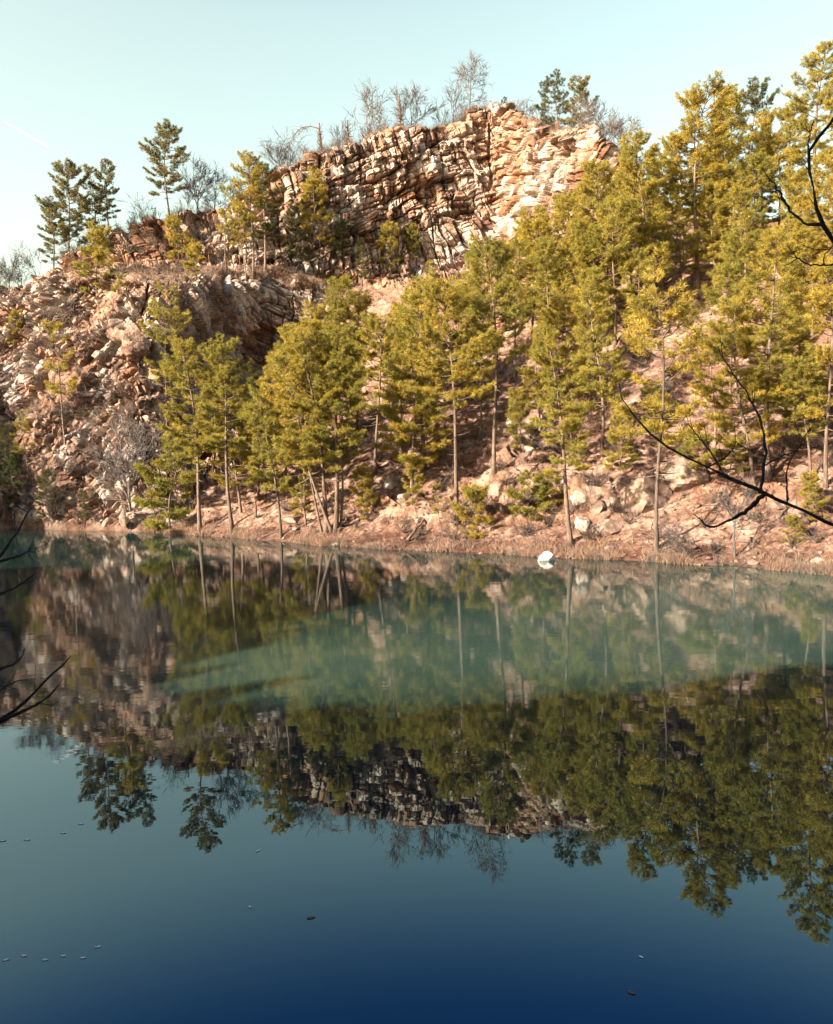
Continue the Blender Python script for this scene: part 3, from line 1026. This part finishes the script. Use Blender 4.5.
# ------------------------------------------------------------------ bare trees
def make_bare(seed, H, spread=0.5, lv=4, mat='greybark', trunk_frac=0.4, r0=None, droop=0.0):
    rng = np.random.default_rng(seed)
    tr, cr = MB(), MB()
    r0 = r0 or H * 0.014

    def grow(p, d, L, r, depth, mb):
        n_ = 5 if depth < 2 else 3
        pts = [p]
        dd = d.copy()
        for _ in range(n_):
            dd = unit(dd + rng.normal(size=3) * (0.04 + 0.06 * depth) + np.array([0, 0, 0.08 - droop * depth * .1]))
            pts.append(pts[-1] + dd * L / n_)
        rr = np.linspace(r, r * 0.55, n_ + 1)
        mb.tube(pts, rr, 6 if depth == 0 else 4 if depth == 1 else 3, False)
        if depth >= lv:
            return
        nch = [6, 5, 5, 5, 4][depth]
        for c in range(nch):
            s = rng.uniform(0.35 if depth else trunk_frac, 1.0)
            if c == 0:
                s = 1.0
            f = s * n_
            i = min(int(f), n_ - 1)
            q = pts[i] + (pts[i + 1] - pts[i]) * (f - i)
            a = rng.normal(size=3)
            a = unit(a - dd * a.dot(dd))
            ang = R(rng.uniform(18, 52)) * (0.5 if c == 0 else 1) * (spread / 0.5)
            nd = unit(dd * math.cos(ang) + a * math.sin(ang))
            grow(q, nd, L * rng.uniform(0.5, 0.78), max(r * (0.62 if c == 0 else 0.45) * (1.1 - .3 * s), 0.021), depth + 1, cr)
    grow(np.array([0, 0, -.3]), np.array([0, 0, 1.0]), H * 0.48, r0, 0, tr)
    allv = np.vstack([np.vstack(tr.v), np.vstack(cr.v)])
    top = allv[:, 2].max()
    return (tr.mesh('trunk', MAT[mat]), cr.mesh('crown', MAT[mat])), top


def make_snag(seed, H, arc=False):
    """a broken dead trunk wrapped in vine twigs"""
    rng = np.random.default_rng(seed)
    tr, cr = MB(), MB()
    z = np.linspace(-.3, H, 9)
    pts = np.stack([rng.normal(size=9) * .05, rng.normal(size=9) * .05, z], -1)
    tr.tube(pts, np.linspace(H * .022, H * .014, 9), 7)
    if arc:
        a = np.linspace(0, 1, 8)
        limb = np.stack([-a * H * .55, a * .2, H * (.90 + .10 * np.sin(a * 2.2) - .30 * a ** 3)], -1)
        tr.tube(limb, np.linspace(.055, .02, 8), 5)
        for _ in range(40):
            s = rng.uniform(.3, 1)
            q = np.array([np.interp(s, a, limb[:, k]) for k in range(3)])
            e = q + rng.normal(size=3) * .5 + [-.2, 0, -.4]
            cr.tube([q, (q + e) / 2 + rng.normal(size=3) * .1, e], [.02, .014, .008], 3, False)
    for _ in range(260):
        zz = rng.uniform(.05, .9) ** 1.3 * H
        ang = rng.random() * 6.28
        L = rng.uniform(.3, 1.3) * (1.2 - zz / H)
        q = np.array([0, 0, zz])
        e = q + np.array([math.cos(ang) * L, math.sin(ang) * L, rng.uniform(-.4, .8)])
        cr.tube([q, (q + e) / 2 + rng.normal(size=3) * .15, e], [.02, .015, .008], 3, False)
    return (tr.mesh('trunk', MAT['redbark']), cr.mesh('crown', MAT['redbark'])), H


BARE = [make_bare(51, 8, .50, 4), make_bare(52, 8, .42, 4), make_bare(53, 8, .6, 4, trunk_frac=.25), make_bare(54, 7, .38, 3, r0=.07), make_bare(55, 7, .5, 3, r0=.06)]
SNAG = [make_snag(61, 5.5, True), make_snag(62, 5.0), make_snag(63, 3.8)]
T_BARE = [  # px, base, top, proto, lean, D, label
    (470, 116, 56, BARE[2], 2, 130, 'big spreading bare oak on the summit rim'),
    (452, 122, 84, BARE[4], -4, 130, 'slight bare sapling just left of the summit oak'),
    (440, 126, 100, BARE[3], 0, 130, 'short bare sapling farther left of the summit oak'),
    (367, 142, 80, BARE[0], 0, 127, 'round crowned bare tree on the rim left of the vine clad snag'),
    (401, 134, 95, SNAG[1], 0, 127, 'vine clad broken trunk on the upper cliff rim'),
    (411, 132, 84, BARE[1], 2, 128, 'thin bare tree behind the vine clad broken trunk'),
    (321, 160, 123, SNAG[0], 0, 125, 'dead tree with one long limb arching left on the rim'),
    (348, 150, 120, SNAG[2], 0, 126, 'short dark stub of a trunk on the rim between bare trees'),
    (338, 152, 118, BARE[3], -2, 127, 'faint bare tree left of the short trunk stub'),
    (300, 166, 132, BARE[4], 0, 124, 'slim bare tree left of the arching dead tree'),
    (280, 174, 136, BARE[1], 2, 123, 'bare tree at the left end of the upper cliff rim'),
    (197, 208, 157, BARE[1], 2, 120, 'upright bare tree right of the tall lone rim pine'),
    (214, 205, 166, BARE[0], 0, 121, 'bare pinkish tree between the lone pine and the ledge grove'),
    (233, 200, 170, BARE[3], 0, 121, 'small bare tree behind the ledge grove'),
    (148, 228, 196, BARE[4], 0, 117, 'small bare tree left of the tall lone pine'),
    (186, 212, 180, BARE[3], 3, 119, 'spindly bare tree close right of the tall lone pine'),
    (135, 230, 204, BARE[3], -2, 116, 'low bare sapling on the rim between trio and lone pine'),
    (85, 246, 214, BARE[4], 0, 113, 'bare tree showing between the skyline trio trunks'),
    (74, 252, 222, BARE[3], 0, 112, 'thin bare tree beside the leftmost trio trunk'),
    (40, 272, 238, BARE[4], -6, 110, 'bent bare tree on the far left rim'),
    (10, 288, 244, BARE[3], -4, 108, 'tallest bare tree at the left edge of the skyline'),
    (21, 283, 252, BARE[0], 0, 109, 'small bare tree second from the left skyline edge'),
    (-2, 290, 255, BARE[1], 0, 108, 'bare tree cut by the left picture edge on the skyline'),
    (512, 118, 94, BARE[4], 0, 130, 'short bare tree right of the summit oak'),
    (530, 120, 96, BARE[3], 2, 127, 'low bare tree midway between summit oak and summit pines'),
    (543, 122, 94, BARE[4], -2, 126, 'low bare tree close left of the summit pines'),
    (591, 134, 87, BARE[0], 2, 114, 'brownish bare tree right of the summit pines'),
    (606, 142, 104, BARE[1], 14, 110, 'bare tree leaning right at the right end of the summit'),
    (616, 150, 112, BARE[3], 8, 108, 'rightmost small bare tree at the summit end'),
    (131, 527, 415, BARE[1], -6, None, 'pale bare tree at the waterline before the lower cliff'),
    (122, 470, 392, BARE[3], -4, None, 'thin bare tree halfway up the lower cliff nose'),
    (735, 557, 462, BARE[3], -2, None, 'slim dead trunk at the waterline right of the sparse shore pine'),
    (692, 566, 512, BARE[4], -14, None, 'small curved bare sapling at the right waterline'),
    (800, 216, 168, BARE[1], 6, 82, 'pale bare tree between the right skyline pines'),
]
for px, pb, pt, proto, lean, D, label in T_BARE:
    if D is None:
        h = ground_px(px, pb)
    else:
        p = P(px, pb, D)
        h = ground_xy(p.x, p.y)
    if h is None:
        print('NO GROUND bare', px, pb)
        continue
    base = h[0]
    top = P(px + lean, pt, base.y)
    plant('dead_snag' if proto in SNAG else 'bare_tree', proto, base, top, label, 'dead tree' if proto in SNAG else 'bare tree', 'leafless trees', random.uniform(1.2, 1.5) if proto not in SNAG else 1.0, ('trunk', 'crown'))
for o in [o for o in COL.objects if o.name.startswith('dead_snag')]:
    o.rotation_quaternion = Quaternion((0, 0, 1), 0)


# ------------------------------------------------------------------ rocks
def make_boulder(name, seed, size, mat):
    rng = np.random.default_rng(seed)
    import bmesh
    bm = bmesh.new()
    bmesh.ops.create_icosphere(bm, subdivisions=4, radius=1)
    d = np.array([v.co[:] for v in bm.verts])
    d /= np.linalg.norm(d, axis=1)[:, None]
    pn = rng.normal(size=(15, 3))
    pn /= np.linalg.norm(pn, axis=1)[:, None]
    hh = rng.uniform(0.6, 1.0, 15)
    dots = d @ pn.T
    rr = np.min(np.where(dots > 0.05, hh[None, :] / np.maximum(dots, 0.05), 9), axis=1)
    rr = np.minimum(rr, 1.25)
    v = d * rr[:, None]
    v += d * (fbm(v + seed, .5, 3, seed)[:, None] * 0.06)
    v *= np.array(size) * 0.5
    f = np.array([[x.index for x in fc.verts] for fc in bm.faces])
    bm.free()
    return mesh_np(name, v, f, MAT[mat], False)


ROCKS_T = [  # px, py, width px, height px, mat, label
    (547, 556, 17, 13, 'white', 'white stone in the shallow water at the far shore'),
    (598, 531, 15, 14, 'pale', 'rounded pale boulder under the rock outcrop by the shore'),
    (820, 563, 17, 13, 'pale', 'larger pale rock at the waterline near the right edge'),
    (808, 566, 11, 8, 'stone', 'small brown rock left of the pale waterline rock'),
    (580, 500, 20, 22, 'pale', 'pale angular block at the top left of the shore outcrop'),
    (620, 483, 26, 20, 'stone', 'tan squared block crowning the shore outcrop'),
    (600, 508, 24, 20, 'stone', 'cracked tan block in the middle of the shore outcrop'),
    (580, 523, 18, 20, 'pale', 'pale upright block at the lower left of the shore outcrop'),
    (652, 494, 50, 46, 'stone', 'large shaded block on the right of the shore outcrop'),
    (692, 474, 52, 40, 'stone', 'dark ledge block farther right of the shore outcrop'),
    (612, 526, 26, 18, 'stone', 'low block at the foot of the shore outcrop'),
    (511, 423, 16, 12, 'white', 'white rock on the slope right of the central pine trunk'),
    (392, 484, 16, 18, 'pale', 'pale block on the slope left of centre'),
    (372, 470, 18, 22, 'stone', 'dark block beside the pale block left of centre'),
    (530, 448, 12, 10, 'pale', 'small pale rock in the middle of the slope'),
    (664, 386, 16, 20, 'pale', 'pale angular rock in the bare strip of the right slope'),
    (655, 405, 20, 14, 'stone', 'flat tan rock in the bare strip of the right slope'),
    (680, 330, 22, 14, 'stone', 'broad rock near the top of the bare strip'),
    (690, 305, 18, 10, 'pale', 'pale slab at the top of the bare strip'),
    (672, 352, 20, 15, 'stone', 'jutting rock in the middle of the bare strip'),
    (640, 372, 18, 14, 'stone', 'brown rock left of the bare strip'),
    (745, 278, 18, 12, 'pale', 'pale rock under the right skyline pines'),
    (810, 222, 14, 10, 'pale', 'pale boulder at the foot of the tallest right pine'),
    (420, 520, 14, 9, 'stone', 'small brown rock above the shore left of the central trunk'),
    (405, 498, 14, 12, 'pale', 'small pale rock on the lower central slope'),
    (350, 512, 14, 9, 'stone', 'brown rock right of the many stemmed pine clump'),
    (292, 520, 20, 11, 'stone', 'dark rock among fallen logs on the left shore'),
    (150, 512, 18, 14, 'pale', 'grey boulder by the water under the cliff nose'),
    (125, 516, 14, 14, 'stone', 'brown boulder by the pale bare tree'),
    (138, 502, 14, 12, 'pale', 'pale boulder above the grey waterline boulder'),
    (110, 522, 14, 10, 'stone', 'low brown rock at the left waterline'),
    (775, 505, 16, 9, 'stone', 'low rock on the slope under the right pines'),
    (800, 470, 20, 12, 'stone', 'dark rock beside the right edge pine trunk'),
    (480, 555, 9, 6, 'stone', 'little rock at the central waterline'),
    (335, 545, 8, 5, 'pale', 'little pale rock at the waterline under the pine clump'),
]
for i, (px, py, wp, hp, mt, label) in enumerate(ROCKS_T):
    h = ground_px(px, py)
    if h is None:
        continue
    c = h[0]
    if i == 0:
        c = shoreP(px, py + 4)
    sx, sz = wp * c.y / F, hp * c.y / F
    o = link('boulder', make_boulder('boulder', 307 + i, (sx * 1.05, sx * 1.0, sz * 1.1), mt))
    o.location = c - Vector((0, 0, sz * (0.12 if i else -0.1)))
    o.rotation_euler = (0, 0, i * 1.3)
    tag(o, label, 'rock', 'boulders on the far bank')

# scattered small rubble: nobody could count it
rb = MB()
rr_ = np.random.default_rng(5)
import bmesh as _b
bm = _b.new()
_b.ops.create_icosphere(bm, subdivisions=1, radius=1)
IV = np.array([v.co[:] for v in bm.verts])
IF = np.array([[x.index for x in f.verts] for f in bm.faces])
bm.free()
cnt = 0
while cnt < 2600:
    px, py = rr_.uniform(60, 850), rr_.uniform(260, 572)
    h = ground_px(px, py)
    if h is None or h[0].z < -.05:
        continue
    s = rr_.uniform(.05, .17) * (2.0 if rr_.random() < .10 else 1)
    v = IV * (0.6 + 0.6 * rr_.random((len(IV), 1))) * np.array([s * rr_.uniform(.8, 1.6), s, s * rr_.uniform(.5, 1)])
    a = rr_.random() * 6.28
    v = v @ np.array([[math.cos(a), -math.sin(a), 0], [math.sin(a), math.cos(a), 0], [0, 0, 1]])
    rb.add(v + np.array(h[0]) + [0, 0, s * .2], None, IF)
    cnt += 1
tag(link('rubble', rb.mesh('rubble', MAT['stone'], False)), 'loose stones littering the slopes', 'rubble', None, 'stuff')


# ------------------------------------------------------------------ dry grass, brush
def blades(points, rng, nb, ln, hw, spread, up=1.0):
    pos = np.repeat(np.array(points), 1, axis=0)
    dirs = np.tile(np.array([[0, 0, up]]), (len(pos), 1))
    return needle_tufts(pos, dirs, rng, nb, ln, hw, spread)


pts = []
while len(pts) < 1500:
    t = rr_.random()
    px = 140 + 730 * t
    sy = np.interp(px, [c[0] for c in COLS], [c[1] for c in COLS])
    h = ground_px(px, sy - rr_.exponential(4.5) + 1.0)
    if h and h[0].z > -0.15 and h[0].z < 3:
        if fbm(np.array([[h[0].x, h[0].y, 0]]), 3.5, 3, 7)[0] + rr_.normal() * .12 > 0.05:
            pts.append(tuple(h[0]))
v, f = blades(pts, rr_, 16, .50, .014, .55)
tag(link('shore_grass', mesh_np('shore_grass', v, f, MAT['dry'])), 'pale dry grass fringing the far waterline', 'grass', None, 'stuff')

pts = []
rim_px = [c[0] for c in COLS]
while len(pts) < 2600:
    i = rr_.integers(0, nq_)
    j = rr_.integers(int(sum(SEG[:9])) - 6, int(sum(SEG[:9])) + 10)
    if not (-20 < QX[i] < 640):
        continue
    k = j * nq_ + i
    pts.append(pv[k])
# ledge
while len(pts) < 3300:
    i = rr_.integers(0, nq_)
    j = rr_.integers(int(sum(SEG[:5])), int(sum(SEG[:6])) + 8)
    if 130 < QX[i] < 330:
        pts.append(pv[j * nq_ + i])
v, f = blades(pts, rr_, 12, .75, .018, .7)
tag(link('rim_grass', mesh_np('rim_grass', v, f, MAT['dry'])), 'rusty dry grass and scrub along the cliff rims and ledge', 'grass', None, 'stuff')

tl_ = MB()
cnt = 0
while cnt < 420:
    px, py = rr_.uniform(200, 850), rr_.uniform(400, 566)
    h = ground_px(px, py)
    if h is None or h[0].z < 0.05:
        continue
    p = np.array(h[0])
    d = unit(np.cross(np.array(h[1]), rr_.normal(size=3)))
    L = rr_.uniform(.3, 1.9)
    q = p + d * L + np.array(h[1]) * .04
    tl_.tube([p, (p + q) / 2 + np.array(h[1]) * rr_.uniform(.02, .1), q], [.03, .022, .01], 4, False)
    cnt += 1
tag(link('twig_litter', tl_.mesh('twig_litter', MAT['greybark'])), 'fallen twigs and sticks strewn over the slope', 'litter', None, 'stuff')
bw = MB()


def shrub(p, s, rng):
    for _ in range(26):
        a, e = rng.random() * 6.28, rng.uniform(.3, 1.4)
        d = np.array([math.cos(a) * math.cos(e), math.sin(a) * math.cos(e), math.sin(e)])
        L = s * rng.uniform(.5, 1.1)
        m_ = p + d * L * .5 + rng.normal(size=3) * .1 * s
        e_ = p + d * L + rng.normal(size=3) * .16 * s
        bw.tube([p, m_, e_], [.016, .012, .006], 3, False)
        for _k in range(3):
            q = m_ + (e_ - m_) * rng.random()
            bw.tube([q, q + d * L * .3 + rng.normal(size=3) * .15 * s], [.01, .005], 3, False)


cnt = 0
while cnt < 640:
    u_ = rr_.random()
    if u_ < .45:
        px, py = rr_.uniform(0, 190), rr_.uniform(300, 528)
    elif u_ < .75:
        px, py = rr_.uniform(230, 833), rr_.uniform(300, 555)
    else:
        px, py = rr_.uniform(120, 430), rr_.uniform(225, 278)
    h = ground_px(px, py)
    if h is None or h[0].z < 0.1:
        continue
    shrub(np.array(h[0]), rr_.uniform(.5, 1.5), rr_)
    cnt += 1
for i in range(300):
    k = rr_.integers(0, nq_)
    if -20 < QX[k] < 640:
        j = int(sum(SEG[:9])) + rr_.integers(-2, 9)
        shrub(pv[j * nq_ + k], rr_.uniform(.7, 2.0), rr_)
tag(link('brush', bw.mesh('brush', MAT['brush'])), 'leafless reddish undergrowth scattered over banks and rims', 'undergrowth', None, 'stuff')

# ------------------------------------------------------------------ fallen logs
LOGS = [
    (206, 533, 252, 503, .10, 'long pale fallen log sloping up the left shore'),
    (256, 518, 255, 500, .09, 'short broken post standing by the long fallen log'),
    (247, 530, 300, 506, .07, 'thin fallen log right of the long shore log'),
    (262, 538, 312, 520, .07, 'low fallen log lying near the left waterline'),
    (306, 527, 303, 505, .08, 'upright broken stub left of the many stemmed clump'),
    (408, 541, 424, 522, .10, 'fallen log above the waterline left of centre'),
    (662, 550, 700, 541, .05, 'thin dead branch on the ground by the sparse shore pine'),
    (776, 522, 788, 508, .07, 'short dead log on the right slope'),
    (236, 535, 228, 512, .07, 'leaning dead stick at the foot of the left pines'),
    (520, 500, 548, 487, .08, 'dark log lying across the middle slope'),
]
for i, (x0, y0, x1, y1, r0, label) in enumerate(LOGS):
    a, b = ground_px(x0, y0), ground_px(x1, y1)
    if not a or not b:
        continue
    a, b = a[0], b[0]
    if 'upright' in label or 'post' in label:
        b = P(x1, y1, a.y)
    elif (b - a).length > 9:
        b = a + (b - a).normalized() * 9
    mb = MB()
    ts = np.linspace(0, 1, 9)
    L = (b - a).length
    pp = np.array([np.array(a.lerp(b, t)) + rr_.normal(size=3) * .03 for t in ts]) - np.array(a)
    pp[:, 2] += r0 * 1.3
    mb.tube(pp, np.linspace(r0 * 1.15, r0 * .7, 9), 8)
    for _ in range(3):
        k = rr_.integers(2, 8)
        e = pp[k] + rr_.normal(size=3) * .25 + [0, 0, .2]
        mb.tube([pp[k], e], [r0 * .3, r0 * .15], 5)
    o = link('fallen_log' if 'post' not in label and 'stub' not in label else 'dead_stump', mb.mesh('log', MAT['bark']))
    o.location = a
    tag(o, label, 'log', 'dead wood on the far bank')


# ------------------------------------------------------------------ near trees: their bare limbs reach into the view
def spline(pts, n_):
    pts = np.array([tuple(p) for p in pts])
    t = np.concatenate([[0], np.cumsum(np.linalg.norm(np.diff(pts, axis=0), axis=1))])
    return hermite(np.linspace(0, t[-1], n_), t, pts)


def near_tree(name, trunk_xy, height, limbs, label, r0):
    g = ground_xy(*trunk_xy)
    z0 = g[0].z if g else 3
    root = bpy.data.objects.new(name, None)
    COL.objects.link(root)
    root.location = (trunk_xy[0], trunk_xy[1], z0)
    tag(root, label, 'bare tree')
    off = np.array(root.location)
    mb = MB()
    z = np.linspace(-.5, height, 12)
    path = np.stack([np.sin(z * .5) * .08, np.cos(z * .4) * .08, z], -1)
    mb.tube(path, np.linspace(r0 * 1.3, r0 * .35, 12), 10)
    link('trunk', mb.mesh('trunk', MAT['shadebark']), root)
    for main in limbs:
        lm = MB()
        for pts, ra, rb_ in main:
            c = spline(pts, 26) - off
            c[1:-1] += RNG.normal(size=(24, 3)) * ra * 0.22
            k_ = (0.60 if ra > .03 or rb_ > .003 else 1.5) * (1 + 0.18 * RNG.normal(size=26))
            lm.tube(c, np.linspace(ra, rb_, 26) * k_, 7)
            span = np.linalg.norm(c[-1] - c[8])
            for _t in range(int(3 + span * 2.5)):
                i_ = int(RNG.integers(8, 25))
                dv = unit(unit(c[min(i_ + 1, 25)] - c[i_ - 1]) + RNG.normal(size=3) * .7)
                tl__ = RNG.uniform(.05, .22)
                q1 = c[i_] + dv * tl__ * .5 + RNG.normal(size=3) * .01
                lm.tube([c[i_], q1, q1 + (dv + np.array([0, 0, .35])) * tl__ * .5], [.0035, .0026, .0012], 4)
        link('limb', lm.mesh('limb', MAT['shadebark']), root)
    return root


TR = (4.6, 5.6)


def trk(z):
    return Vector((TR[0], TR[1], z))


def L_(pts, D0, D1):
    nn = len(pts)
    return [P(x, y, D0 + (D1 - D0) * i / (nn - 1)) for i, (x, y) in enumerate(pts)]


low_limb = [
    ([trk(5.0)] + L_([(870, 541), (833, 525), (796, 507), (768, 496), (731, 480), (706, 468), (684, 457), (656, 437), (633, 416), (622, 396), (619, 383)], 5.7, 6.6), .046, .006),
    (L_([(706, 468), (723, 459), (731, 452), (737, 441)], 6.25, 6.1), .013, .004),
    (L_([(725, 477), (715, 459), (705, 445), (692, 429), (685, 414)], 6.15, 6.5), .014, .004),
    (L_([(760, 493), (764, 462), (764, 431), (755, 409), (743, 387), (731, 370), (718, 346)], 6.0, 6.7), .022, .005),
    (L_([(764, 466), (778, 458), (793, 452), (808, 441)], 6.1, 5.9), .012, .004),
    (L_([(787, 503), (787, 471), (796, 451), (807, 434), (812, 428)], 5.9, 6.1), .013, .004),
    (L_([(764, 494), (750, 508), (734, 518), (712, 527), (694, 514)], 6.0, 6.3), .012, .003),
    (L_([(737, 443), (745, 448), (764, 456)], 6.1, 6.2), .007, .004),
]
high_limb = [
    ([trk(7.4)] + L_([(850, 275), (833, 243), (824, 225), (815, 196), (809, 169), (811, 149), (821, 136), (833, 118), (850, 95)], 5.6, 5.9), .040, .012),
    (L_([(809, 158), (809, 140), (810, 133), (814, 119)], 5.8, 5.9), .012, .004),
    (L_([(824, 225), (806, 223), (794, 214), (781, 194), (770, 180), (762, 169)], 5.7, 6.1), .020, .006),
    (L_([(850, 264), (824, 265), (807, 264), (796, 256), (787, 245)], 5.6, 5.9), .012, .004),
    (L_([(824, 265), (824, 257), (829, 250), (838, 243)], 5.7, 5.6), .008, .004),
]
near_tree('bare_tree', TR, 9.0, [low_limb, high_limb], 'dark bare tree on the near bank reaching curved limbs in from the right', .16)
TL = (-4.1, 5.2)


def tl(z):
    return Vector((TL[0], TL[1], z))


left_a = [
    ([tl(5.0)] + L_([(-40, 745), (0, 719), (24, 702), (48, 678), (60, 667), (71, 656)], 5.2, 5.6), .020, .003),
    (L_([(-10, 726), (20, 713), (36, 705), (50, 695), (59, 685)], 5.25, 5.5), .010, .003),
    (L_([(-30, 690), (0, 669), (14, 664), (22, 656), (25, 649)], 5.2, 5.5), .010, .003),
    (L_([(-25, 700), (0, 690), (18, 681), (28, 680)], 5.3, 5.5), .006, .002),
]
left_b = [
    ([tl(6.2)] + L_([(-40, 585), (0, 557), (10, 542), (18, 530), (26, 516), (34, 505)], 5.2, 5.6), .016, .003),
    (L_([(-30, 570), (0, 561), (19, 556), (28, 551), (34, 544)], 5.2, 5.5), .009, .003),
    (L_([(-40, 612), (0, 594), (18, 586), (36, 573)], 5.2, 5.5), .009, .003),
]
near_tree('bare_tree', TL, 8.0, [left_a, left_b], 'dark bare tree on the near bank poking thin twigs in from the left', .12)


# ------------------------------------------------------------------ floating leaves
def leaf_mesh(name, s, mat):
    nx, ny = 9, 5
    a, b = np.meshgrid(np.linspace(-1, 1, nx), np.linspace(-1, 1, ny))
    wid = (1 - np.abs(a) ** 2.2) * .42 + .03
    zz = .05 * np.abs(b) ** 1.5 + .04 * a * a
    v = np.stack([a, b * wid, zz], -1).reshape(-1, 3) * s
    i = np.arange(nx * ny).reshape(ny, nx)
    q = np.stack([i[:-1, :-1], i[:-1, 1:], i[1:, 1:], i[1:, :-1]], -1).reshape(-1, 4)
    v2 = np.vstack([v, v - [0, 0, .004]])
    return mesh_np(name, v2, [q, q[:, ::-1] + len(v)], mat, True)


def plain(name, c):
    m_, n_, b_ = new_mat(name)
    tx = noise_tex(n_, 25, 3)
    r_ = ramp(n_, tx.outputs['Fac'], [(.3, tuple(x * .7 for x in c)), (.7, c)])
    n_.links.new(r_.outputs[0], b_.inputs['Base Color'])
    return m_


MAT['paleleaf'] = plain('pale_leaf', (.85, .78, .72))
MAT['brownleaf'] = plain('brown_leaf', (.22, .10, .06))
LEAVES = [(6, 960, 0), (24, 956, 0), (45, 960, 0), (63, 956, 0), (83, 958, 0), (98, 947, 0)]
LEAVES2 = [(3, 841, 0), (27, 840, 0), (63, 833, 0), (81, 824, 0)]
LEAVES3 = [(311, 918, 1, 'brown leaf floating on open water below centre left'), (258, 851, 0, 'pale leaf floating right of the reflected lone pine'), (631, 993, 1, 'brown leaf floating near the bottom right'),
           (425, 804, 1, 'reddish leaf floating below the centre of the reflections'), (641, 957, 0, 'tiny pale leaf above the brown leaf at bottom right'), (250, 907, 0, 'tiny pale leaf on the dark water left of centre')]
for nm, lst in (('row of pale leaves nearest the bottom left corner', LEAVES), ('upper row of pale leaves by the reflected trio', LEAVES2)):
    for i, (x, y, k) in enumerate(lst):
        c = shoreP(x, y)
        o = link('floating_leaf', leaf_mesh('leaf', 3.4 * c.y / F, MAT['paleleaf']))
        o.location = c + Vector((0, 0, .006))
        o.rotation_euler = (0, 0, random.uniform(-.4, .4))
        tag(o, f"{ORD[i]} leaf from the left in the {nm}", 'leaf', 'leaves floating on the lake')
for x, y, k, label in LEAVES3:
    c = shoreP(x, y)
    o = link('floating_leaf', leaf_mesh('leaf', (4.5 if k else 3.0) * c.y / F, MAT['brownleaf' if k else 'paleleaf']))
    o.location = c + Vector((0, 0, .006))
    o.rotation_euler = (0, 0, random.uniform(-1, 1))
    tag(o, label, 'leaf', 'leaves floating on the lake')

# ------------------------------------------------------------------ contrail high in the sky
cm, cn, cbs = new_mat('ice_trail')
cbs.inputs['Base Color'].default_value = (.85, .85, .85, 1)
tz = N(cn, 'ShaderNodeBsdfTransparent')
mx = N(cn, 'ShaderNodeMixShader')
mx.inputs[0].default_value = .32
cn.links.new(tz.outputs[0], mx.inputs[1])
cn.links.new(cbs.outputs[0], mx.inputs[2])
cn.links.new(mx.outputs[0], cn.nodes['Material Output'].inputs['Surface'])
c0, c1 = P(4, 121.5, 5200), P(48, 146.5, 4700)
mb = MB()
tt = np.linspace(0, 1, 30)
cp = np.array([np.array(c0.lerp(c1, t)) for t in tt]) - np.array(c0)
mb.tube(cp + np.random.default_rng(3).normal(size=cp.shape) * .8, 4.0 * np.sin(np.pi * (tt * .86 + .07)) ** .5 * (.5 + .6 * tt), 8)
o = link('contrail', mb.mesh('contrail', cm))
o.location = c0
tag(o, 'short white aircraft trail in the pale sky above the left pines', 'contrail')
